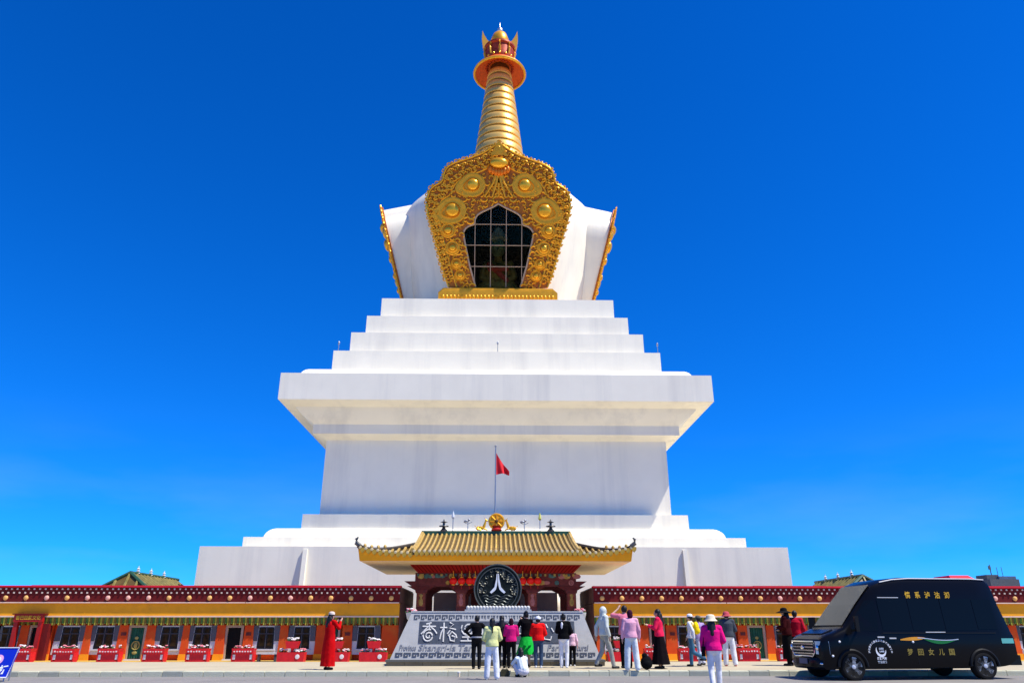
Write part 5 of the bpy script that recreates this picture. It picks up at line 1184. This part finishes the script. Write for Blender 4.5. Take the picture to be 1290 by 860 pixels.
    for a, e, w, h in A:
        if sleeves == 'long': t.caps(L(a), L(e), (.058 + e_ * .5) * k, (.05 + e_ * .5) * k); t.caps(L(e), L(e.lerp(w, .93)), (.05 + e_ * .5) * k, (.036 + e_ * .4) * k)
        else: t.caps(L(a), L(a.lerp(e, .85)), (.058 + e_ * .5) * k, (.052 + e_ * .5) * k)
    if hood: t.ell(L(hc + V((0, -.025, .01))), (.105 * k, .115 * k, .14 * k)); t.caps(L(up(V((0, -.03, 1.40)))), L(hc + V((0, -.03, -.06))), .10 * k, .10 * k)
    to = t.build('top', top, o, 80, True); remesh(to, .013 * k, 4)
    if coat:
        q = MB(); q.lathe([(.165 * k, 1.42 * k), (.20 * k, 1.30 * k), (.185 * k, 1.08 * k), (.215 * k, .8 * k), (.245 * k, .4 * k), (.26 * k, .10 * k), (.24 * k, .11 * k), (.1 * k, 1.0 * k)], 36, (0, 0, 0), 1, .78, lambda a, z: 1 + .05 * math.sin(a * 8 + z * 2) * max(0, (1.3 - z / k) / 1.2)); q.build('robe', coat, o, 80, True)
    # --- hair and hats
    hm = hairm or HAIRB
    if hair and not hood:
        q = MB(); q.ell(L(hc + V((0, -.018, .022))), (.090 * k, .098 * k, .112 * k), 16, 12)
        if hair in ('long', 'pony', 'bob'): q.ell(L(hc + V((0, -.05, -.04))), (.088 * k, .062 * k, .105 * k))
        if hair == 'long': q.caps(L(hc + V((0, -.075, -.05))), L(up(V((0, -.125, 1.28)))), .078 * k, .055 * k); q.caps(L(hc + V((-.05, -.06, -.08))), L(up(V((-.08, -.11, 1.33)))), .05 * k, .03 * k); q.caps(L(hc + V((.05, -.06, -.08))), L(up(V((.08, -.11, 1.33)))), .05 * k, .03 * k)
        if hair == 'pony': q.caps(L(hc + V((0, -.10, .03))), L(up(V((0, -.15, 1.30)))), .045 * k, .02 * k)
        if hair == 'bun': q.ell(L(hc + V((0, -.07, .10))), (.05 * k, .05 * k, .05 * k))
        ho = q.build('hair', hm, o, 80, True); remesh(ho, .012 * k, 2)
    if hat:
        z = hc + V((0, -.01, .045)); q = MB()
        brim = {'cap': .0, 'bucket': .165, 'wide': .25}[hat]
        if hat == 'cap': q.lathe([(.10 * k, 0), (.102 * k, .03 * k), (.09 * k, .07 * k), (.05 * k, .095 * k), (.005, .10 * k)], 20, L(z)); q.rings([[(z.x * k + s * .075 * k, z.y * k + .06 * k, z.z * k + dz), (z.x * k + s * .055 * k, z.y * k + .17 * k, z.z * k - .015 * k + dz)] for s, dz in ((-1, 0), (1, 0))], cap=True, closed=False)
        else: q.lathe([(brim * k, -.055 * k), (.112 * k, .0), (.106 * k, .05 * k), (.085 * k, .085 * k), (.03 * k, .10 * k), (.005, .10 * k), (.005, .09 * k), (.10 * k, .0), ((brim - .012) * k, -.065 * k)], 24, L(z))
        q.build('hat', hatm, o, 60, True)
    if extra: extra(o, k, L, hc, A)
    return o
def phone_extra(o, k, L, hc, A):
    w = (A[0][2] + A[1][2]) / 2 + V((0, .03, .09)); MB().box((w.x - .075) * k, (w.x + .075) * k, w.y * k, (w.y + .01) * k, (w.z - .04) * k, (w.z + .04) * k).build('phone', PLAST, o, 0, True)
def phone_one(o, k, L, hc, A):
    w = A[0][2] + A[0][3] * .09; MB().box((w.x - .04) * k, (w.x + .04) * k, w.y * k, (w.y + .01) * k, (w.z - .02) * k, (w.z + .13) * k).build('phone', PLAST, o, 0, True)
def pack(m):
    def f(o, k, L, hc, A):
        q = MB(); q.ell((0, -.20 * k, 1.25 * k), (.16 * k, .10 * k, .22 * k)); q.ell((0, -.25 * k, 1.16 * k), (.12 * k, .08 * k, .11 * k)); bp_ = q.build('backpack', m, o, 80, True); remesh(bp_, .016 * k, 3)
        for s in (-1, 1): MB().tube([(s * .1 * k, -.13 * k, 1.14 * k), (s * .115 * k, -.10 * k, 1.42 * k), (s * .115 * k, .02 * k, 1.485 * k), (s * .11 * k, .145 * k, 1.36 * k), (s * .12 * k, .10 * k, 1.16 * k)], .018 * k, 6).build('strap', m, o, 60, True)
    return f
def bag(m, side=1):
    def f(o, k, L, hc, A):
        MB().rings([[(side * .24 * k - .04, -.12 * k, z * k), (side * .24 * k + .04, -.12 * k, z * k), (side * .24 * k + .04, .12 * k, z * k), (side * .24 * k - .04, .12 * k, z * k)] for z in (.78, .82, 1.0)]).build('handbag', m, o, 30, True)
        MB().tube([(side * .24 * k, -.1 * k, 1.0 * k), (side * .2 * k, -.06 * k, 1.3 * k), (side * .1 * k, -.02 * k, 1.49 * k)], .012, 5).build('bag_strap', m, o, 60, True)
    return f
def flap(m):                                                   # pale jacket lining or scarf that shows at the shoulder
    def f(o, k, L, hc, A): MB().ell((-.03 * k, -.135 * k, 1.33 * k), (.045 * k, .03 * k, .12 * k)).build('scarf', m, o, 80, True)
    return f
def both(*fs):
    def f(*a):
        for q in fs: q(*a)
    return f
BLK = cloth('black', (.005, .005, .006)); WHT = cloth('white', (.72, .72, .74)); RED = cloth('red', (.70, .010, .010))
person('person in a long red robe and pale-banded cap, filming with a phone', 412, 843, 772, cloth('robe_red', (.50, .004, .006)), None, 'long', ('phone', 'phone'), R(-40), coat=cloth('robe_red', (.50, .004, .006)), hat='cap', hatm=cloth('cream', (.6, .5, .42)), extra=phone_extra)
person('man in black jacket and trousers with hands on hips, back turned', 600, 842, 776, BLK, cloth('black2', (.008, .008, .009)), 'short', ('akimbo', 'akimbo'), R(8), extra=lambda o, k, L, hc, A: MB().lathe([(.19 * k, .985 * k), (.195 * k, 1.0 * k), (.19 * k, 1.03 * k)], 20, (0, -.01, 0), 1, .72).build('belt', cloth('grey', (.4, .4, .42)), o, 60, True))
person('woman with ponytail in pale yellow top and white trousers', 619.5, 855.5, 780, cloth('lemon', (.66, .66, .28)), WHT, 'pony', ('hold', 'hold'), R(3), ('wide',), SHOEW, jac=.012)
person('dark-clothed visitor half hidden behind the pale yellow top', 632, 840.5, 776, cloth('navy', (.03, .02, .035)), BLK, 'long', ('phone_low', 'down'), R(-10))
person('woman in magenta jacket and black trousers facing the monument', 644, 841, 779.5, cloth('magenta', (.56, .012, .15)), BLK, 'bob', ('front', 'front'), R(0), jac=.02, hairm=cloth('hair_plum', (.03, .01, .015)))
person('tall woman in black top and bright green skirt holding up a phone', 663, 839.5, 770.5, cloth('black3', (.005, .004, .005)), None, 'bun', ('phone', 'phone'), R(12), skirt=(cloth('green', (.01, .42, .045)), .38, .33), extra=phone_extra)
person('person in bright red jacket, white cap and jeans', 678.5, 840.5, 777.5, RED, cloth('jeans', (.035, .06, .11)), 'short', ('hold', 'hold'), R(-5), shoe=SHOEW, hat='cap', hatm=WHT, jac=.035)
person('woman in black jacket with pale scarf and white trousers beside a child', 711, 840.5, 774, BLK, WHT, 'bun', ('hold', 'front'), R(-15), shoe=SHOEW, jac=.025, extra=flap(WHT))
person('child in pale pink shirt and black trousers', 721.5, 838.5, 792, cloth('palepink', (.72, .45, .52)), BLK, 'bob', ('down', 'down'), R(-5), shoe=SHOEW)
person('walker in grey hooded jacket with pale hood up', 763, 841.5, 765, cloth('sage', (.55, .58, .52)), cloth('greydrab', (.30, .31, .28)), 'short', ('down', 'walk_b'), R(-75), ('walk', 1), hood=True, jac=.02)
person('man in rose shirt with raised arm behind the white-trousered woman', 790, 841, 763, cloth('rose', (.62, .17, .24)), BLK, 'short', ('down', 'raise'), R(8), sleeves='short', jac=.02)
person('woman in light pink top and wide white trousers by the kerb', 797.5, 851, 775.5, cloth('lilacpink', (.74, .36, .46)), cloth('offwhite', (.66, .69, .67)), 'bob', ('down', 'down'), R(0), ('wide',), SHOEW, hairm=cloth('hair_wine', (.05, .01, .025)), jac=.01)
person('long-haired woman in coral red top and long black skirt reading a phone', 833, 841.5, 767.5, cloth('coral', (.80, .02, .08)), None, 'long', ('phone_low', 'phone_low'), R(70), skirt=(cloth('black4', (.006, .004, .005)), .12, .34), extra=phone_one, jac=.012)
person('walker in white cap with bright yellow backpack and blue jeans', 874, 839, 774, cloth('whiteshirt', (.66, .67, .68)), cloth('denim', (.05, .14, .22)), 'short', ('walk_f', 'walk_b'), R(60), ('run',), SHOEB, 'cap', WHT, extra=pack(cloth('yellow', (.80, .55, .01))))
person('companion in lavender top and pale trousers beside the yellow backpack', 884.5, 838.5, 776, cloth('lavender', (.36, .27, .52)), cloth('paleblue', (.52, .54, .66)), 'short', ('hold', 'down'), R(20), ('walk', 1), SHOEB, 'cap', cloth('greycap', (.12, .12, .10)))
person('woman in hot pink jacket, cream bucket hat and white trousers on the road', 903.5, 871, 776.5, cloth('hotpink', (.80, .010, .19)), cloth('white2', (.70, .68, .68)), 'long', ('hold', 'down'), R(-12), ('walk', .5), SHOEW, 'bucket', cloth('creamhat', (.68, .60, .44)), jac=.022, extra=bag(BLK, -1))
person('visitor in charcoal sweater, red patterned hat and white trousers', 921, 838.5, 771, cloth('charcoal', (.06, .07, .085)), WHT, 'short', ('hold', 'front'), R(-8), ('wide',), mat('shoe_red', (.6, .05, .06), .6), 'bucket', cloth('redhat', (.5, .08, .10)), jac=.025)
person('person in wide black hat and dark cloak near the van\'s bonnet', 996, 838, 766, cloth('darkred', (.035, .004, .005)), BLK, 'long', ('hold', 'front'), R(60), ('stand',), SHOEB, 'wide', cloth('blackhat', (.010, .010, .010)), jac=.03, skirt=(cloth('black5', (.005, .005, .005)), .2, .24))
person('person in crimson jacket standing against the wide black hat', 1009, 837.5, 769, cloth('crimson', (.45, .01, .03)), BLK, 'short', ('down', 'down'), R(-30), jac=.02)
# crouching visitor in white, built on its own skeleton
gq = ground_hit(657, 852); kq = (852 - 815.5) / 1070 * gq.y / .98
cq = thing('person', 'crouching dark-haired visitor in white clothes on the road edge', 'person', gq, R(20), 'tourists in front of the stupa')
Q = lambda x, y, z: V((x, y, z)) * kq
b = MB(); b.ell(Q(0, .10, .84), (.078 * kq, .095 * kq, .112 * kq)); b.caps(Q(0, .04, .64), Q(0, .08, .75), .06 * kq, .055 * kq)
b.caps(Q(0, -.16, .26), Q(0, .02, .56), .15 * kq, .15 * kq)
for s in (-1, 1):
    b.caps(Q(s * .1, -.17, .2), Q(s * .2, .24, .42), .09 * kq, .06 * kq); b.caps(Q(s * .2, .24, .42), Q(s * .14, .0, .08), .055 * kq, .04 * kq); b.caps(Q(s * .14, -.02, .04), Q(s * .15, .16, .035), .036 * kq, .03 * kq)
    b.caps(Q(s * .17, .03, .58), Q(s * .26, .2, .42), .05 * kq, .04 * kq); b.caps(Q(s * .26, .2, .42), Q(s * .12, .4, .45), .04 * kq, .028 * kq); b.caps(Q(s * .12, .4, .45), Q(s * .09, .47, .47), .03 * kq, .026 * kq)
    for j in range(4): b.caps(Q(s * .08 + (j - 1.5) * .018, .48, .47), Q(s * .07 + (j - 1.5) * .018, .54, .45), .009 * kq, .008 * kq, 6)
    b.caps(Q(s * .06, .45, .49), Q(s * .04, .50, .51), .011 * kq, .009 * kq, 6)
bo_ = b.build('body', SKIN, cq, 80, True); remesh(bo_, .011 * kq, 2)
t = MB(); t.caps(Q(0, -.17, .27), Q(0, .02, .55), .185 * kq, .175 * kq); t.caps(Q(-.16, .03, .59), Q(.16, .03, .59), .085 * kq, .085 * kq)
for s in (-1, 1): t.caps(Q(s * .18, .03, .58), Q(s * .27, .2, .42), .072 * kq, .06 * kq); t.caps(Q(s * .27, .2, .42), Q(s * .14, .38, .45), .06 * kq, .042 * kq)
to = t.build('top', cloth('icewhite', (.68, .74, .76)), cq, 80, True); remesh(to, .014 * kq, 4)
t = MB(); t.ell(Q(0, -.17, .20), (.22 * kq, .18 * kq, .16 * kq))
for s in (-1, 1): t.caps(Q(s * .1, -.17, .2), Q(s * .2, .24, .42), .115 * kq, .08 * kq); t.caps(Q(s * .2, .24, .42), Q(s * .14, .02, .10), .075 * kq, .06 * kq)
to = t.build('trousers', cloth('white3', (.70, .67, .70)), cq, 80, True); remesh(to, .014 * kq, 4)
q = MB(); q.ell(Q(0, .085, .86), (.095 * kq, .10 * kq, .115 * kq)); q.caps(Q(0, .0, .8), Q(-.06, -.08, .52), .085 * kq, .06 * kq); q.caps(Q(-.05, .05, .8), Q(-.14, .08, .55), .06 * kq, .04 * kq); ho = q.build('hair', HAIRB, cq, 80, True); remesh(ho, .012 * kq, 2)
for s in (-1, 1): MB().caps(Q(s * .14, -.03, .045), Q(s * .15, .16, .042), .045 * kq, .04 * kq).build('shoe', SHOEB, cq, 80, True)
# bags standing on the ground
gp_ = ground_hit(815, 843); rk = thing('rucksack', 'round black rucksack with pale swirl standing on the pavement', 'bag', gp_)
q = MB(); q.ell((0, 0, .20), (.19, .13, .20)); q.ell((.02, -.12, .15), (.14, .07, .11)); q.ell((-.05, .0, .40), (.09, .08, .08)); ro_ = q.build('rucksack_body', BLK, rk, 80, True); remesh(ro_, .02, 3)
MB().tube([(.14 * math.cos(a * .5 + .4) + .03, -.215 + .02 * abs(a - 4) * .3, .22 + .10 * math.sin(a * .5 + .4)) for a in range(9)], .018, 6).build('swirl_trim', mat('swirl', (.7, .55, .45), .6), rk)
MB().tube([(-.06, 0, .50), (-.04, 0, .58), (.04, 0, .58), (.06, 0, .50)], .014, 6).build('handle', BLK, rk)
gb_ = ground_hit(636, 851.5); bk = thing('tote_bag', 'small dark olive bag on the road beside the crouching visitor', 'bag', gb_)
MB().rings([[(-w, -.07, z), (w, -.07, z), (w, .07, z), (-w, .07, z)] for w, z in ((.10, 0), (.13, .04), (.12, .16), (.09, .20))]).build('bag_body', cloth('olive', (.06, .055, .03)), bk, 40, True)
MB().tube([(-.06, 0, .19), (-.04, 0, .29), (.04, 0, .29), (.06, 0, .19)], .012, 6).build('handle', cloth('olive', (.06, .055, .03)), bk, 60, True)
gc_ = ground_hit(578, 852); cp_ = thing('paper_cup', 'small cream paper cup left by the kerb', 'cup', gc_)
MB().lathe([(.03, 0), (.042, .12), (.045, .12), (.045, .125), (.02, .12)], 14).build('cup_body', CREAM, cp_, 40, True); MB().lathe([(.047, .12), (.047, .135), (.01, .14)], 14).build('lid', WHITEP, cp_, 40, True)

# low bench in front of the shop windows, small plaques on some pillars
bn = thing('bench', 'low pale bench between planters under the shop windows', 'bench', (X(337, 826, 41), 41.0, floor_z(41)))
MB().box(-.55, .55, -.18, .18, .36, .43).build('seat', STONEB, bn, 0, True)
for sx in (-.42, .42): MB().box(sx - .05, sx + .05, -.15, .15, 0, .36).build('leg', DKFR, bn, 0, True)
for px, rt in ((312, row_l), (437, row_l), (154, row_l), (848, row_r), (937, row_r)):
    MB().box(bx(px) - .13, bx(px) + .13, D + .11, D + .14, Z(800, D), Z(796, D)).build('plaque', BEAMM, rt, 0)

finish_remesh()
